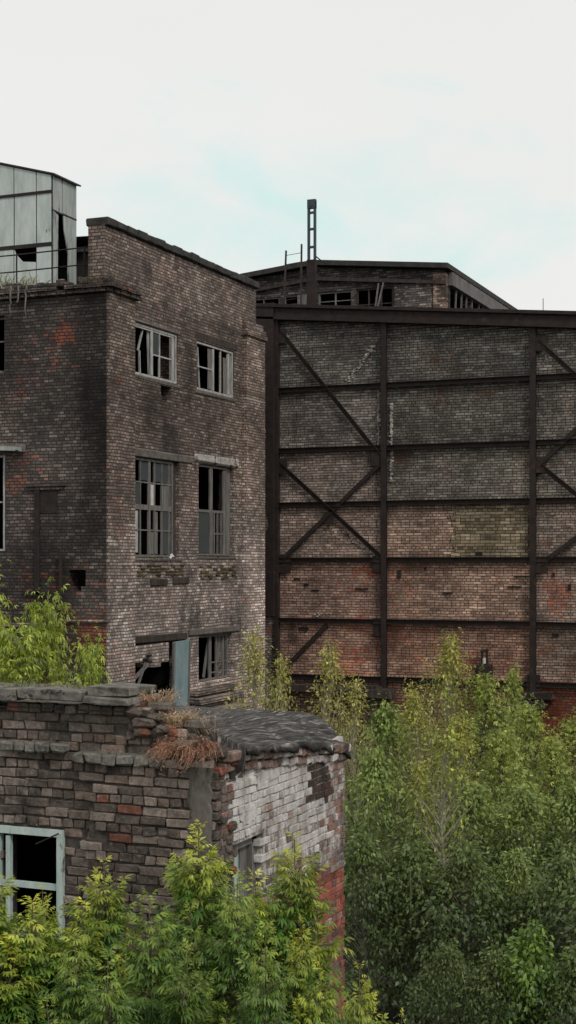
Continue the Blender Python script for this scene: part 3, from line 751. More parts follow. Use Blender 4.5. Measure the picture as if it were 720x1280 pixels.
sb = thing('switch_box', 'small black metal box with a fitting on top fixed to the hall wall', 'switch box', (-11.05,YB-.1,3.0))
q = MB(); q.chbox(-11.27,-10.84,YB-.24,YB+.05,2.95,3.82,.02,.004); q.build('cabinet', M['steel'], sb)
q = MB(); q.chbox(-11.24,-10.87,YB-.262,YB-.243,3.0,3.78,.008,0); q.build('cabinet_door', M['steel'], sb)
q = MB(); q.tube([(-11.12,YB-.1,3.8),(-11.12,YB-.1,4.22)],.035,8); q.tube([(-10.98,YB-.1,3.8),(-10.98,YB-.1,4.25)],.04,8); q.bar((-11.16,YB-.1,4.2),(-10.94,YB-.1,4.26),.07,.1); q.build('fitting', M['steel'], sb)
q = MB(); q.tube([(-11.05,YB-.13,3.86),(-11.05,YB-.13,4.02)],.05,8); q.build('insulator', M['cloth'], sb)

# ================================================================== GABLED HALL behind
YG, XG = 47.0, -13.91
gab = thing('gabled_hall', 'dark low gabled hall with a band of broken windows behind the framed wall', 'hall', (-18,50,0))
zg = lambda x: 17.05-.1*abs(x+18.57)
M['gab'] = brick_mat('dark_hall_brick', [(0,(.03,.028,.028)),(.5,(.065,.058,.055)),(1,(.14,.125,.115))], (.018,.017,.017), soot=.56, red=.8, pale=.72)
q = MB()
gh = [(-21.2,-19.95,15.5,16.12),(-19.8,-18.55,15.5,16.14),(-18.5,-17.24,15.5,16.16),(-17.1,-15.76,15.3,16.18)]
wall(q,'y',YG,-24,XG,0,16.35,gh,.3)
q.f.append([q.vert((x,YG-.004,z)) for x,z in ((-24,16.34),(XG,16.34),(XG,zg(XG)),(-18.57,zg(-18.57)),(-24,zg(-24)))])
q.build('gable_wall', M['gab'], gab)
q = MB()
wall(q,'x',XG,YG+.002,64,0,16.5,[(47.55,50.1,14.0,16.1),(50.2,53.0,14.0,16.1),(53.1,56,14,16.1)],.3); q.build('side_wall', M['gab'], gab)
q = MB()
for sx0,sx1 in ((-24.3,-18.57),(-18.57,-13.75)):
    z0,z1 = zg(sx0),zg(sx1)
    a=[q.vert((x,y,z)) for y in (YG-.3,64) for x,z in ((sx0,z0+.03),(sx1,z1+.03),(sx1,z1+.20),(sx0,z0+.20))]
    for f_ in ((0,1,2,3),(7,6,5,4),(0,4,5,1),(1,5,6,2),(2,6,7,3),(3,7,4,0)): q.f.append([a[i] for i in f_])
q.build('roof', M['felt'], gab)
q = MB()
for sx0,sx1 in ((-24.3,-18.57),(-18.57,XG)):
    q.bar((sx0,YG-.06,zg(sx0)-.42),(sx1,YG-.06,zg(sx1)-.42),.12,.12)
q.build('fascia', M['darkwood'], gab)
q = MB(); q.box(XG-.42,XG+.02,YG-.04,YG+.2,13,16.5,(1.5,1.35,1.25,1)); q.build('corner_pier', M['old'], gab)
M['gfas'] = simple_mat('pale_dirty_eaves_concrete', (.09,.085,.08),(.18,.17,.165),3,.9,.3)
q = MB(); q.box(XG+.0,XG+.16,YG+.3,64,16.12,16.56); q.build('eaves_beam', M['gfas'], gab)
q = MB(); q.box(-15.70,-14.4,YG-.02,YG+.02,15.2,16.2,(1.7,1.65,1.65,1)); q.build('brick_panel', M['gab'], gab)
for (a,b,z0,z1) in gh:
    n = 3 if b-a < 1.3 else 4
    window(gab,'y',YG,a,b,z0,z1,.05,M['greywood'] if a<-17.2 else M['darkwood'],mull=[(a+(b-a)*i/(n-1),z0,z1,.05) for i in range(1,n-1)],trans=((z0+.33,a,b,.03),),fw=.06)
q = MB(); wbox(q,'y',YG,-19.25,-18.6,.03,.05,15.45,16.12); q.build('boarding', M['greywood'], gab)
q = MB()
for (a,b,c_,d_) in ((-16.35,15.2,-16.05,16.4),(-16.4,15.2,-16.25,16.3)): q = MB(); q.bar((a,YG-.09,b),(c_,YG-.09,d_),.05,.05); q.build('leaning_batten', M['greywood'], gab)
for i in range(7):
    y = 47.9+i*.75; q = MB(); q.bar((XG+.03,y,14.2),(XG+.03,y+rnd.uniform(-.3,.3),16.1),.05,.05,(1,0,0)); q.build('leaning_batten', M['greywood'], gab)
q = MB(); q.box(-23.7,-14.3,52,52.2,13,16.5); q.box(-23.7,-14.3,47.4,52,14.3,14.45); q.build('dark_lining', M['inside'], gab)
q = MB(); q.box(-24,-23.7,YG+.3,64,0,16.4); q.box(-24,XG,63.7,64,0,16.3); q.build('rear_wall', M['gab'], gab)

# ================================================================== mast, ladder, pole on the hall roof
mast = thing('lattice_mast', 'grey blue lattice steel mast standing above the hall roof', 'mast', (-18.1,45.2,14.4))
for x in (-18.12,-17.90):
    q = MB(); q.box(x-.035,x+.035,45.15,45.25,14.4,18.86); q.build('chord', M['mast'], mast)
q = MB()
for z in (15.2,16.0,16.7,17.3,17.9,18.45):
    q = MB(); q.box(-18.085,-17.935,45.16,45.24,z,z+.07); q.build('batten', M['mast'], mast)
q = MB()
q.box(-18.155,-17.865,45.13,45.27,18.62,18.92); q.tube([(-18.01,45.1,18.72),(-18.01,45.3,18.72)],.05,8); q.build('head_plate', M['mast'], mast)
q = MB(); q.box(-18.16,-17.86,45.1,45.3,14.4,16.9); q.build('base_post', M['steel'], mast)
q = MB(); q.bar((-17.85,45.2,17.0),(-17.55,45.2,16.75),.04,.04); q.build('stay', M['steel'], mast)
lad = thing('roof_ladder', 'thin rusty two-rail ladder sticking up beside the mast', 'ladder', (-18.6,45.0,14.4))
for xa,xb,z in ((-18.98,-18.86,17.25),(-18.33,-18.30,17.42)):
    q = MB(); q.bar((xa,45,14.4),(xb,45,z),.05,.05); q.build('ladder_rail', M['darkwood'], lad)
for z in (14.8,15.2,15.6,16.0,16.4,16.8,17.1):
    q = MB(); q.tube([(-18.9,45,z-.02),(-18.32,45,z+.03)],.010,5); q.build('rung', M['darkwood'], lad)
q = MB(); q.tube([(-10.05,44.5,13.6),(-10.05,44.5,14.95)],.012,5)
tag(q.build('antenna_pole', M['mast']), 'thin lone antenna pole on the right of the hall roof', 'pole')

# ================================================================== FRONT RUIN (modelled brick by brick)
XW, YW = -4.92, 10.41
ruin = thing('brick_ruin', 'roofless-fronted low brick outbuilding with crumbling parapet and whitewashed side', 'outbuilding', (-7,11.8,0))
CH, CL = .079, .225
def front_col(x, z, r):
    base = r.choice([(.098,.080,.068),(.135,.110,.094),(.175,.145,.124),(.23,.19,.163),(.125,.105,.091),(.165,.125,.102)])
    if r.random() < .03: base = (.20,.085,.06)
    k = r.uniform(.75,1.2)
    s = .5+.5*nz(x*1.5,z*.8,4,1.3)
    k *= .52+1.30*s
    if z > 5.55: base = (.15,.145,.13)
    return (base[0]*k, base[1]*k, base[2]*k, -1)
def top_front(x):
    if x < -5.66: return 5.66 + .0*x
    return 5.68-.42*((x+5.66)/.70)**.8 + .05*nz(x,1,0,9)
def proud(x, z):
    p = .05 if x > -6.10+.03*nz(x,z,0,9) else .0
    if z > 5.22 + .05*nz(x,0,3,5) and x > -6.3: p = -.03
    elif z > 5.30 and x <= -6.3: p = -.03
    if z > 5.57: p += .06
    if z > 5.50 and z<=5.57: p += .035
    return p
win = (-7.06,-6.36,2.6,4.58)
fb = MB(); r = random.Random(5)
row = 0; z = 1.6
while z < 5.72:
    hdr = (row % 3 == 2)
    L = (.112 if r.random() < .8 else .2) if hdr else CL
    x = -9.4 - (row % 2)*CL/2
    while x < XW-.02:
        ln = L*r.uniform(.92,1.08); x1 = min(x+ln-.012, XW-.01); xc = (x+x1)/2
        if x1-x > .04 and not (win[0]-.0 < xc < win[1]+.0 and z < win[3]-.02) and z+CH < top_front(xc)+.03:
            if not (z > 4.4 and r.random() < (.012 if z<5.0 else .05)):
                p = proud(xc,z) + r.uniform(-.010,.012) - (r.uniform(.008,.026) if r.random() < .16 else 0)
                dz = r.uniform(-.006,.006)
                if x < win[1] < x1 and z < win[3]: x = win[1]
                if x1-x > .03:
                    fb.chbox(x,x1,YW-p,YW+.11,z+dz+.005,z+dz+CH-.006,.005,.0062,front_col(xc,z,r),r)
        x += ln
    z += CH; row += 1
fb.build('front_brickwork', M['gbrick'], ruin)
fm2 = MB()
def rag(x): return top_front(x)-.07
core_x = [-9.4,-7.06,-6.36]+[ -6.2+.1*i for i in range(13)]+[XW-.03]
# mortar core behind the bricks, stepped down with the ruin
for a,b in zip(core_x[:-1],core_x[1:]):
    zt = min(rag(a),rag(b))
    back = .38 if b < -5.5 else .3
    z0 = 4.56 if a == -7.06 else 1.6
    fm2.box(a,b,YW+.052,YW+back,z0,zt,(.95,.9,.86,1))
    fm2.box(a,b,YW-.026 if a>-6.11 else YW+.022,YW+.052,z0,min(zt,5.14),(.8,.76,.72,1))
    if zt > 5.5: fm2.box(a,b,YW-.01,YW+.052,5.58,zt,(.8,.76,.72,1))
fm2.box(-7.06,-6.36,YW+.006,YW+.38,1.6,2.6)
fm2.build('mortar_core', M['mortar'], ruin)
q = MB(); q.box(-9.4,XW-.02,YW+.0,YW+.38,0,1.6); q.build('lower_wall', M['old'], ruin)
# coping slabs, broken at the right
q = MB()
for (a,b,zz,h,p) in ((-9.4,-8.6,5.66,.085,.12),(-8.58,-7.5,5.66,.08,.13),(-7.48,-6.98,5.655,.085,.12),(-6.97,-6.75,5.65,.095,.14),(-6.74,-6.42,5.665,.085,.12),(-6.41,-6.12,5.66,.085,.13),(-6.11,-5.68,5.655,.055,.13),(-6.08,-5.70,5.716,.07,.09)):
    q.chbox(a,b,YW-p,YW+.42,zz,zz+h,.008,.012,(1,1,.95,1))
q.build('coping', M['cop'], ruin)
# broken masonry lumps on the falling end
q = MB(); r = random.Random(9)
for _ in range(170):
    x = r.uniform(-5.72,-4.98); zt = top_front(x)
    zz = zt-.05-r.uniform(-.06,.22); s = r.uniform(.04,.12)
    y = YW+r.uniform(-.03,.35)
    k = r.uniform(.5,1.3); c = (.13*k,.105*k,.088*k,-1) if r.random()>.14 else (.26*k,.11*k,.07*k,-1)
    q.chbox(x-s,x+s*.6,y-.05,y+s,zz-.035,zz+.03,.014,.012,c,r)
for _ in range(60):                                           # quoin ends down the broken corner
    zz = r.uniform(3.2,5.25); y = YW+r.uniform(-.02,.22); k = r.uniform(.4,1.1)
    c = (.12*k,.10*k,.085*k,-1) if r.random()>.2 else (.30*k,.10*k,.06*k,-1)
    q.chbox(XW-.1,XW+r.uniform(-.01,.05),y,y+r.uniform(.05,.13),zz,zz+.066,.012,.01,c,r)
q.build('broken_masonry', M['gbrick'], ruin)
# ledges where the upper wall steps back
q = MB()
for (a,b,zz) in ((-6.22,-5.50,5.16),(-6.95,-6.35,5.22)):
    x = a
    while x < b:
        ln = r.uniform(.10,.16); q.chbox(x,x+ln-.01,YW-.085-(.03 if a>-6.3 else 0),YW+.05,zz,zz+.085,.014,.008,(.17,.165,.145,-1),r); x += ln
q.build('brick_ledge', M['gbrick'], ruin)
# rendered patch near the corner
q = MB(); pts = []
nn = 26
for j in range(nn+1):
    z = 3.4+1.78*j/nn
    l = -5.18+.15*nz(j*.33,0,3,1)+.05*nz(j*1.7,3,3,1)+ (.10 if j<8 else 0); rr = -4.97+.05*nz(j*.9,4,1,1)
    pts.append([(l,z),(l+.02,z),((l+rr)/2,z),(rr-.02,z),(rr,z)])
gv = [[q.vert((x,YW-.057-(.008 if 0<i<4 else 0)-.006*nz(x,z,1,14),z)) for i,(x,z) in enumerate(rw)] for rw in pts]
for j in range(nn):
    for i in range(4): q.f.append([gv[j][i],gv[j][i+1],gv[j+1][i+1],gv[j+1][i]])
q.build('cement_render', simple_mat('dark_cement_render',(.06,.056,.048),(.17,.155,.135),8,.95,1.0,(1,1,.5),speck=(.035,.03,.027),specklim=.56,bscale=18), ruin)

# whitewashed side wall
def side_col(y, z, r):
    f = (y-YW)/2.79
    n = nz(y,z,2,1.4)
    if z < 3.86+.10*n+.05*r.uniform(-1,1):
        base = r.choice([(.30,.085,.058),(.24,.075,.055),(.34,.12,.085),(.20,.10,.08)]); a = r.choice([-1,-1,-1,.40,.46])
        if z < 3.2 and r.random()<.6: a=-1
    else:
        base = r.choice([(.19,.14,.12),(.24,.17,.145),(.17,.14,.13),(.26,.15,.12)])
        a = .62-.14*f+.14*n+r.uniform(-.11,.11)+.08*(z-4.4)
        if z > 4.35 and f < .72: a += .07
        if f < .07: a = .36
        if 10.5 < y < 11.2 and z < 3.4: a = .3
    k = r.uniform(.75,1.15)
    if f > .66 and z > 4.55+ .25*n and f<.86: k *= .3; a = .25
    return (base[0]*k, base[1]*k, base[2]*k, a)
swin = (10.55,11.26,3.75); 
def lintz(y): return 4.54
q = MB(); r = random.Random(21); row = 0; z = 1.6; CS = .0685
hole2 = (12.36,12.58,3.92,4.12)
while z < 4.99:
    hdr = row % 3 == 1; L = (.112 if r.random() < .8 else .2) if hdr else CL
    y = YW+.02 - (row%2)*CL/2
    while y < 13.2:
        ln = L*r.uniform(.93,1.07); a, b = max(y,YW+.02), min(y+ln-.012,13.2); yc = (a+b)/2
        inwin = swin[0] < yc < swin[1] and 3.3 < z < 4.50
        inh = hole2[0] < yc < hole2[1] and hole2[2]-.03 < z < hole2[3]-.03
        if b-a > .03 and not inwin and not inh and r.random() > .012:
            p = r.uniform(-.006,.009); dz = r.uniform(-.004,.004)
            q.chbox(XW-.12,XW+p,a,b,z+dz+.004,z+dz+CS-.005,.004,.004,side_col(yc,z,r),r)
        y += ln
    z += CS; row += 1
q.build('side_brickwork', M['gbrick'], ruin)
q = MB()
def mc(y,z): return (.16,.13,.115,.50 if z > 3.85 else .1)
wall(q,'x',XW-.010,YW+.03,13.19,1.6,5.0,[(10.55,11.26,3.35,4.52),(12.36,12.58,3.92,4.12)],.3,mc,.3,.3)
q.build('mortar_bed', M['gbrick'], ruin)
q = MB(); q.box(XW-.3,XW-.005,YW+.39,13.2,0,1.6); q.box(-9.4,XW-.32,12.9,13.2,0,5.0); q.box(-9.4,-9.1,YW+.39,12.9,0,5.2); q.build('rear_wall', M['old'], ruin)
# projecting brick cornice under the roof
q = MB(); r = random.Random(2)
for k,(p,h) in enumerate(((.035,.075),(.07,.085))):
    y = YW+.05
    while y < 13.22:
        ln = r.uniform(.115,.26); f = (y-YW)/2.8; zz = 5.155-.25*f+k*.08-.02
        if r.random() > .06:
            w_ = r.choice((.60,.52,.45,.3)) if f > .07 else .1; c = (.22,.15,.125,w_)
            q.chbox(XW-.2,XW+p+r.uniform(-.012,.01),y,min(y+ln-.01,13.24),zz,zz+h-.006,.01,.006,c,r)
        y += ln
q.build('brick_cornice', M['gbrick'], ruin)
q = MB(); wall(q,'x',XW-.014,YW+.1,13.2,4.90,5.12,[],.2,lambda u,z:(.2,.16,.14,.6),.3,.3); q.build('wall_head', M['gbrick'], ruin)
# patches of plaster still on the wall
def plaster(yc, zc, ry, rz_, seed, th=.012):
    q = MB(); n = 40; cen = q.vert((XW+th,yc,zc),(.3,.28,.26,.70)); ring=[]; ring2=[]
    for i in range(n):
        a = 2*math.pi*i/n; k = 1+.35*nz(math.cos(a)*2,math.sin(a)*2,seed,1.3)+.10*nz(math.cos(a)*9,math.sin(a)*9,seed)
        y, z = yc+ry*k*math.cos(a), zc+rz_*k*math.sin(a)
        ring.append(q.vert((XW+th,y,z),(.3,.28,.26,.58))); ring2.append(q.vert((XW-.012,y,z),(.3,.28,.26,.6)))
    for i in range(n):
        j=(i+1)%n; q.f.append([cen,ring[i],ring[j]]); q.f.append([ring[i],ring2[i],ring2[j],ring[j]])
    return q
q = plaster(10.95,4.72,  .16,.07,3,.006); q.build('plaster_patch', M['gbrick'], ruin)
q = plaster(11.35,5.0,.28,.06,8,.006); q.build('plaster_patch', M['gbrick'], ruin)
# boarded opening in the side wall
q = MB(); r = random.Random(4)
q.bar((XW-.10,10.58,3.36),(XW-.10,10.58,4.5),.07,.07,(1,0,0)); q.bar((XW-.10,11.2,3.36),(XW-.10,11.2,4.5),.09,.07,(1,0,0)); q.bar((XW-.10,10.55,4.48),(XW-.10,11.26,4.48),.07,.07,(1,0,0))
sw = q.build('window', M['greywood'], ruin)
q = MB()
for i in range(5):
    y = 10.68+.09*i; q.bar((XW-.13+.02*(i%2),y,3.4+r.uniform(0,.3)),(XW-.13,y+r.uniform(-.03,.03),4.46-r.uniform(0,.16)),.055,.012,(1,0,0))
q.build('flaking_board', M['teal'], sw)
q = MB()
q.bar((XW-.13,11.10,3.4),(XW-.12,11.08,4.46),.15,.014,(1,0,0)); q.build('grey_board', M['greywood'], sw)
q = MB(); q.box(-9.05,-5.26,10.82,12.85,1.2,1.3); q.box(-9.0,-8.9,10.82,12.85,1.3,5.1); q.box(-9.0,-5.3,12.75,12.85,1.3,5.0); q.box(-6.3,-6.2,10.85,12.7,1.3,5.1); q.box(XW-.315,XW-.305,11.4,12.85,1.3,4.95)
q.box(-9.0,-5.26,10.82,12.85,5.06,5.10); q.build('dark_lining', M['inside'], ruin)  # near-black lining added so the ruin's openings stay dark
# front window with pale teal frame
window(ruin,'y',YW,-7.04,-6.36,2.62,4.58,-.02,M['teal'],mull=((-6.90,2.7,4.5,.04),),trans=((4.10,-7.0,-6.42,.05),(3.69,-7.0,-6.42,.05),(3.2,-7.0,-6.42,.05)),fw=.058,label='tall window with peeling pale teal frame')
q = MB(); q.bar((-6.60,YW-.045,4.46),(-6.38,YW-.05,4.56),.012,.012); q.build('hanging_wire', M['steel'], ruin)
# roof: sagging felt, rounded at the eaves
q = MB(); nx, ny = 110, 110
def roof_z(x, y):
    f = (y-YW)/2.8; e = XW+.13-.07*f - x
    z = 5.45 - .11*f + .05*math.sin(math.pi*f)
    drop = (.12+.21*f)*math.exp(-(max(e,0)/.24)**1.6)
    z -= drop
    p = x*.42+y*.91; q_ = y*.42-x*.91
    z += .018*nz(p,q_,0,1.6)+.008*nz(p*6.5,q_*.8,2)+.004*nz(p*15,q_*1.1,5)
    return z
gv = []
for i in range(nx+1):
    x = -8.9 + (XW+.12+8.9)*(i/nx)**.55
    rowv = []
    for j in range(ny+1):
        y = YW+.24+ (2.58)*j/ny
        xx = x - (.075*(j/ny))*(i/nx)**4 + (.03*nz(y,0,7,4) if i == nx else 0)
        rowv.append(q.vert((xx,y,roof_z(xx,y))))
    gv.append(rowv)
ed = []; ed2 = []
for j in range(ny+1):
    x,y,z = q.v[gv[nx][j]]
    d = .045+.10*max(0,nz(y,3,1,3.2))+.07*max(0,nz(y,9,1,11))
    ed.append(q.vert((x+.015,y,z-d),(.55,.53,.5,1))); ed2.append(q.vert((x-.16,y,z-d*.7),(.5,.5,.5,1)))
for i in range(nx):
    for j in range(ny): q.f.append([gv[i][j],gv[i+1][j],gv[i+1][j+1],gv[i][j+1]])
for j in range(ny):
    q.f.append([gv[nx][j],ed[j],ed[j+1],gv[nx][j+1]]); q.f.append([ed[j],ed2[j],ed2[j+1],ed[j+1]])
fr=[q.vert((q.v[gv[i][0]][0],YW+.20,q.v[gv[i][0]][2]-.22-.05*nz(i*.3,2,0)),(.6,.58,.55,1)) for i in range(nx+1)]
for i in range(nx): q.f.append([gv[i+1][0],gv[i][0],fr[i],fr[i+1]])
bk=[q.vert((q.v[gv[i][ny]][0],YW+2.84,q.v[gv[i][ny]][2]-.12),(.5,.5,.5,1)) for i in range(nx+1)]
for i in range(nx): q.f.append([gv[i][ny],gv[i+1][ny],bk[i+1],bk[i]])
q.build('felt_roof', M['tar'], ruin, smooth=True)

# loose bricks on the wall top (things)
for (x,y,z,a,lab) in ((-5.50,YW+.10,5.60,.3,'loose brick on the crumbling wall end beside the straw grass'),(-5.18,YW+.12,5.47,-.2,'loose brick half buried in dry weeds near the felt roof')):
    q = MB(); q.chbox(x-.10,x+.10,y-.06,y+.06,z,z+.065,.008,.006,(.15,.13,.11,-1))
    tag(q.build('loose_brick', M['gbrick']), lab, 'brick', 'loose bricks on the ruin')

# ================================================================== VEGETATION
def leaf_template(kind):
    """unit leaf: x along, y across, z normal. returns verts, tris"""
    V, F = [], []
    def leaflet(ox, oy, ang, ln, wd, droop, seg):
        ca, sa = math.cos(ang), math.sin(ang); b = len(V)
        def P(x, y, z): V.append((ox+ca*x-sa*y, oy+sa*x+ca*y, z))
        if seg == 2:
            P(0,0,0); P(ln*.38,wd/2,-droop*.25+.03); P(ln*.38,0,-droop*.25); P(ln*.38,-wd/2,-droop*.25+.03)
            P(ln*.72,wd*.30,-droop*.6); P(ln*.72,0,-droop*.62); P(ln*.72,-wd*.30,-droop*.6); P(ln,0,-droop)
            F.extend([(b,b+2,b+1),(b,b+3,b+2),(b+1,b+2,b+5),(b+1,b+5,b+4),(b+2,b+3,b+6),(b+2,b+6,b+5),(b+4,b+5,b+7),(b+5,b+6,b+7)])
        else:
            P(0,0,0); P(ln*.45,wd/2,-droop*.3+.06*wd); P(ln*.45,-wd/2,-droop*.3+.06*wd); P(ln,0,-droop); 
            F.extend([(b,b+2,b+1),(b+1,b+2,b+3)])
    if kind == 'elder':            # compound leaf, five drooping leaflets
        leaflet(.45,0,.9,.50,.17,.22,2); leaflet(.45,0,-.9,.50,.17,.22,2)
        leaflet(.68,0,.55,.48,.16,.24,2); leaflet(.68,0,-.55,.48,.16,.24,2)
        leaflet(.74,0,0,.52,.18,.26,2)
        b=len(V); V.extend([(0,.008,0),(0,-.008,0),(.74,.006,0),(.74,-.006,0)]); F.extend([(b,b+1,b+3),(b,b+3,b+2)])
    elif kind == 'elder_far':
        leaflet(.35,0,.85,.50,.20,.2,1); leaflet(.35,0,-.85,.50,.20,.2,1); leaflet(.5,0,0,.55,.22,.22,1)
    else:                          # single leaf
        leaflet(.12,0,0,.88,.46,.22,1)
    return np.array(V,dtype=np.float32), np.array(F,dtype=np.int32)
TPL = {k: leaf_template(k) for k in ('elder','elder_far','single')}

def leaves_mesh(name, kind, P, D, Nn, Sz, C):
    V, F = TPL[kind]; n = len(P)
    P = np.array(P,dtype=np.float32); D = np.array(D,dtype=np.float32); Nn = np.array(Nn,dtype=np.float32); Sz = np.array(Sz,dtype=np.float32); C = np.array(C,dtype=np.float32)
    D /= np.linalg.norm(D,axis=1,keepdims=True)+1e-9
    Sd = np.cross(Nn,D); Sd /= np.linalg.norm(Sd,axis=1,keepdims=True)+1e-9
    Up = np.cross(D,Sd)
    vv = P[:,None,:] + Sz[:,None,None]*(V[None,:,0:1]*D[:,None,:] + V[None,:,1:2]*Sd[:,None,:] + V[None,:,2:3]*Up[:,None,:])
    ff = (F[None,:,:] + (np.arange(n)*len(V))[:,None,None]).reshape(-1,3)
    vv = vv.reshape(-1,3); cc = np.repeat(np.concatenate([C,np.ones((n,1),np.float32)],1),len(V),axis=0)
    me = bpy.data.meshes.new(name)
    me.vertices.add(len(vv)); me.vertices.foreach_set('co', vv.ravel())
    me.loops.add(ff.size); me.loops.foreach_set('vertex_index', ff.ravel().astype(np.int32))
    me.polygons.add(len(ff)); me.polygons.foreach_set('loop_start', np.arange(0,ff.size,3,dtype=np.int32)); me.polygons.foreach_set('loop_total', np.full(len(ff),3,dtype=np.int32))
    a = me.color_attributes.new('Col','FLOAT_COLOR','POINT'); a.data.foreach_set('color', cc.ravel().astype(np.float32))
    me.materials.append(M['leaf']); me.update(calc_edges=True); me.validate()
    return me

def grow(seed, kind, H, leaders, spread, lat, leaf, step, leafstep, young, old, base_sz=.03, zmin=.15, droop=.5, dens_low=1.0, bark='bark', tipband=.8, tiers=True, hue=.25):
    """a sapling clump: upright leaders, laterals shorter towards the tip, leaves in pairs. returns (trunk mesh, crown mesh)"""
    r = random.Random(seed); wood = MB(); P=[];D=[];Nn=[];Sz=[];C=[]
    young = np.array(young); old = np.array(old)
    def add_leaf(p, d, sz, age, shade):
        d = d + Vector((r.uniform(-.3,.3),r.uniform(-.3,.3),r.uniform(-.35,.15)-droop*.5))
        up = Vector((r.uniform(-.5,.5),r.uniform(-.5,.5),1))
        P.append(tuple(p)); D.append(tuple(d)); Nn.append(tuple(up)); Sz.append(sz*r.uniform(.5,1.35))
        a = max(0,min(1,age+r.uniform(-hue,hue)))
        c = (young*a + old*(1-a))*r.choice((.7,.85,1,1,1.1,1.35))*shade
        C.append(tuple(c))
    for li in range(leaders):
        az = 2*math.pi*(li+r.uniform(-.3,.3))/max(1,leaders); rad = spread*r.uniform(.35,1.0) if leaders>1 else 0
        h = H*(1.0 if li == 0 else r.uniform(.62,.97))
        if li == 0: rad *= .25
        tip = Vector((math.cos(az)*rad, math.sin(az)*rad, h))
        pts = []
        for k in range(11):
            f = k/10; bend = f**.7
            pts.append(Vector((tip.x*bend + .05*H*.15*nz(f*3,li,seed), tip.y*bend + .05*H*.15*nz(f*3,li+9,seed), h*f)))
        wood.tube(pts,[base_sz*(1-.9*k/10)*(1.2 if li==0 else .8)+.002 for k in range(11)],5)
        clump = r.uniform(.8,1.15)
        s = zmin*h; ga = r.uniform(0,6.28)
        while s < h:
            f = s/h; k = min(9,int(f*10)); p = pts[k].lerp(pts[k+1], f*10-k)
            dtop = h-s                                    # distance below this leader's tip
            ll = min(lat*r.uniform(.55,1.15), .05+dtop*.42*r.uniform(.7,1.2))
            ga += 2.4 if not tiers else (math.pi/2+r.uniform(-.35,.35))
            n_lat = 2 if tiers else 1
            if r.random() > dens_low + (1-dens_low)*f: s += step; continue
            for q_ in range(n_lat):
                aa = ga+math.pi*q_
                el = .85*r.uniform(.35,1.35)
                dr = Vector((math.cos(aa)*math.cos(el),math.sin(aa)*math.cos(el),math.sin(el)))
                if ll > .14:
                    e = p+dr*ll; e.z -= droop*.25*ll
                    wood.tube([p,p+dr*ll*.5,e],[.006+.010*(1-f)*base_sz/.03,.004+.004*(1-f),.0022],4)
                    t_ = leafstep*.6
                    while t_ < ll:
                        pp = p.lerp(e,t_/ll)
                        out_ = t_/ll
                        age = max(0, 1-dtop/tipband)*.75 + .30*out_*max(0,1-dtop/(tipband*2.2))
                        side = dr.cross(Vector((0,0,1))).normalized()
                        for sg in (-1,1):
                            add_leaf(pp, dr*.5+side*sg*.8, leaf*(1-.25*out_), age, clump)
                        t_ += leafstep
                    add_leaf(e, dr, leaf*.85, max(0, 1-dtop/tipband)*.8+.2*max(0,1-dtop/(tipband*2.2)), clump)
                else:
                    age = max(0, 1-dtop/tipband)
                    add_leaf(p, dr, leaf*(.55+.45*min(1,dtop/.3)), age, clump)
            s += step*(.55 if dtop < .5 else 1)*r.uniform(.8,1.2)
        for q_ in range(4):
            aa = q_*1.57+r.random(); add_leaf(pts[-1], Vector((math.cos(aa),math.sin(aa),1.3)), leaf*.5, 1, clump)
    tm = wood.build('trunk', M[bark]); cm = leaves_mesh('crown', kind, P,D,Nn,Sz,C)
    me = tm.data; bpy.data.objects.remove(tm)
    return me, cm, len(P)

def place(meshes, name, label, cat, group, x, y, z, sc=1.0, rot=0, sxy=None):
    e = thing(name, label, cat, (x,y,z), group); e.rotation_euler = (0,0,rot); e.scale = (sxy or sc, sxy or sc, sc)
    for nm, me in (('trunk',meshes[0]),('crown',meshes[1])):
        o = bpy.data.objects.new(nm, me); COL.objects.link(o); o.parent = e
    return e
def ray_at(px, py, depth):
    a=(px-360)/1820; b=(703-py)/1820
    return (depth*(-math.sin(TH)+math.cos(TH)*a), depth*(math.cos(TH)+math.sin(TH)*a), HC+depth*b)

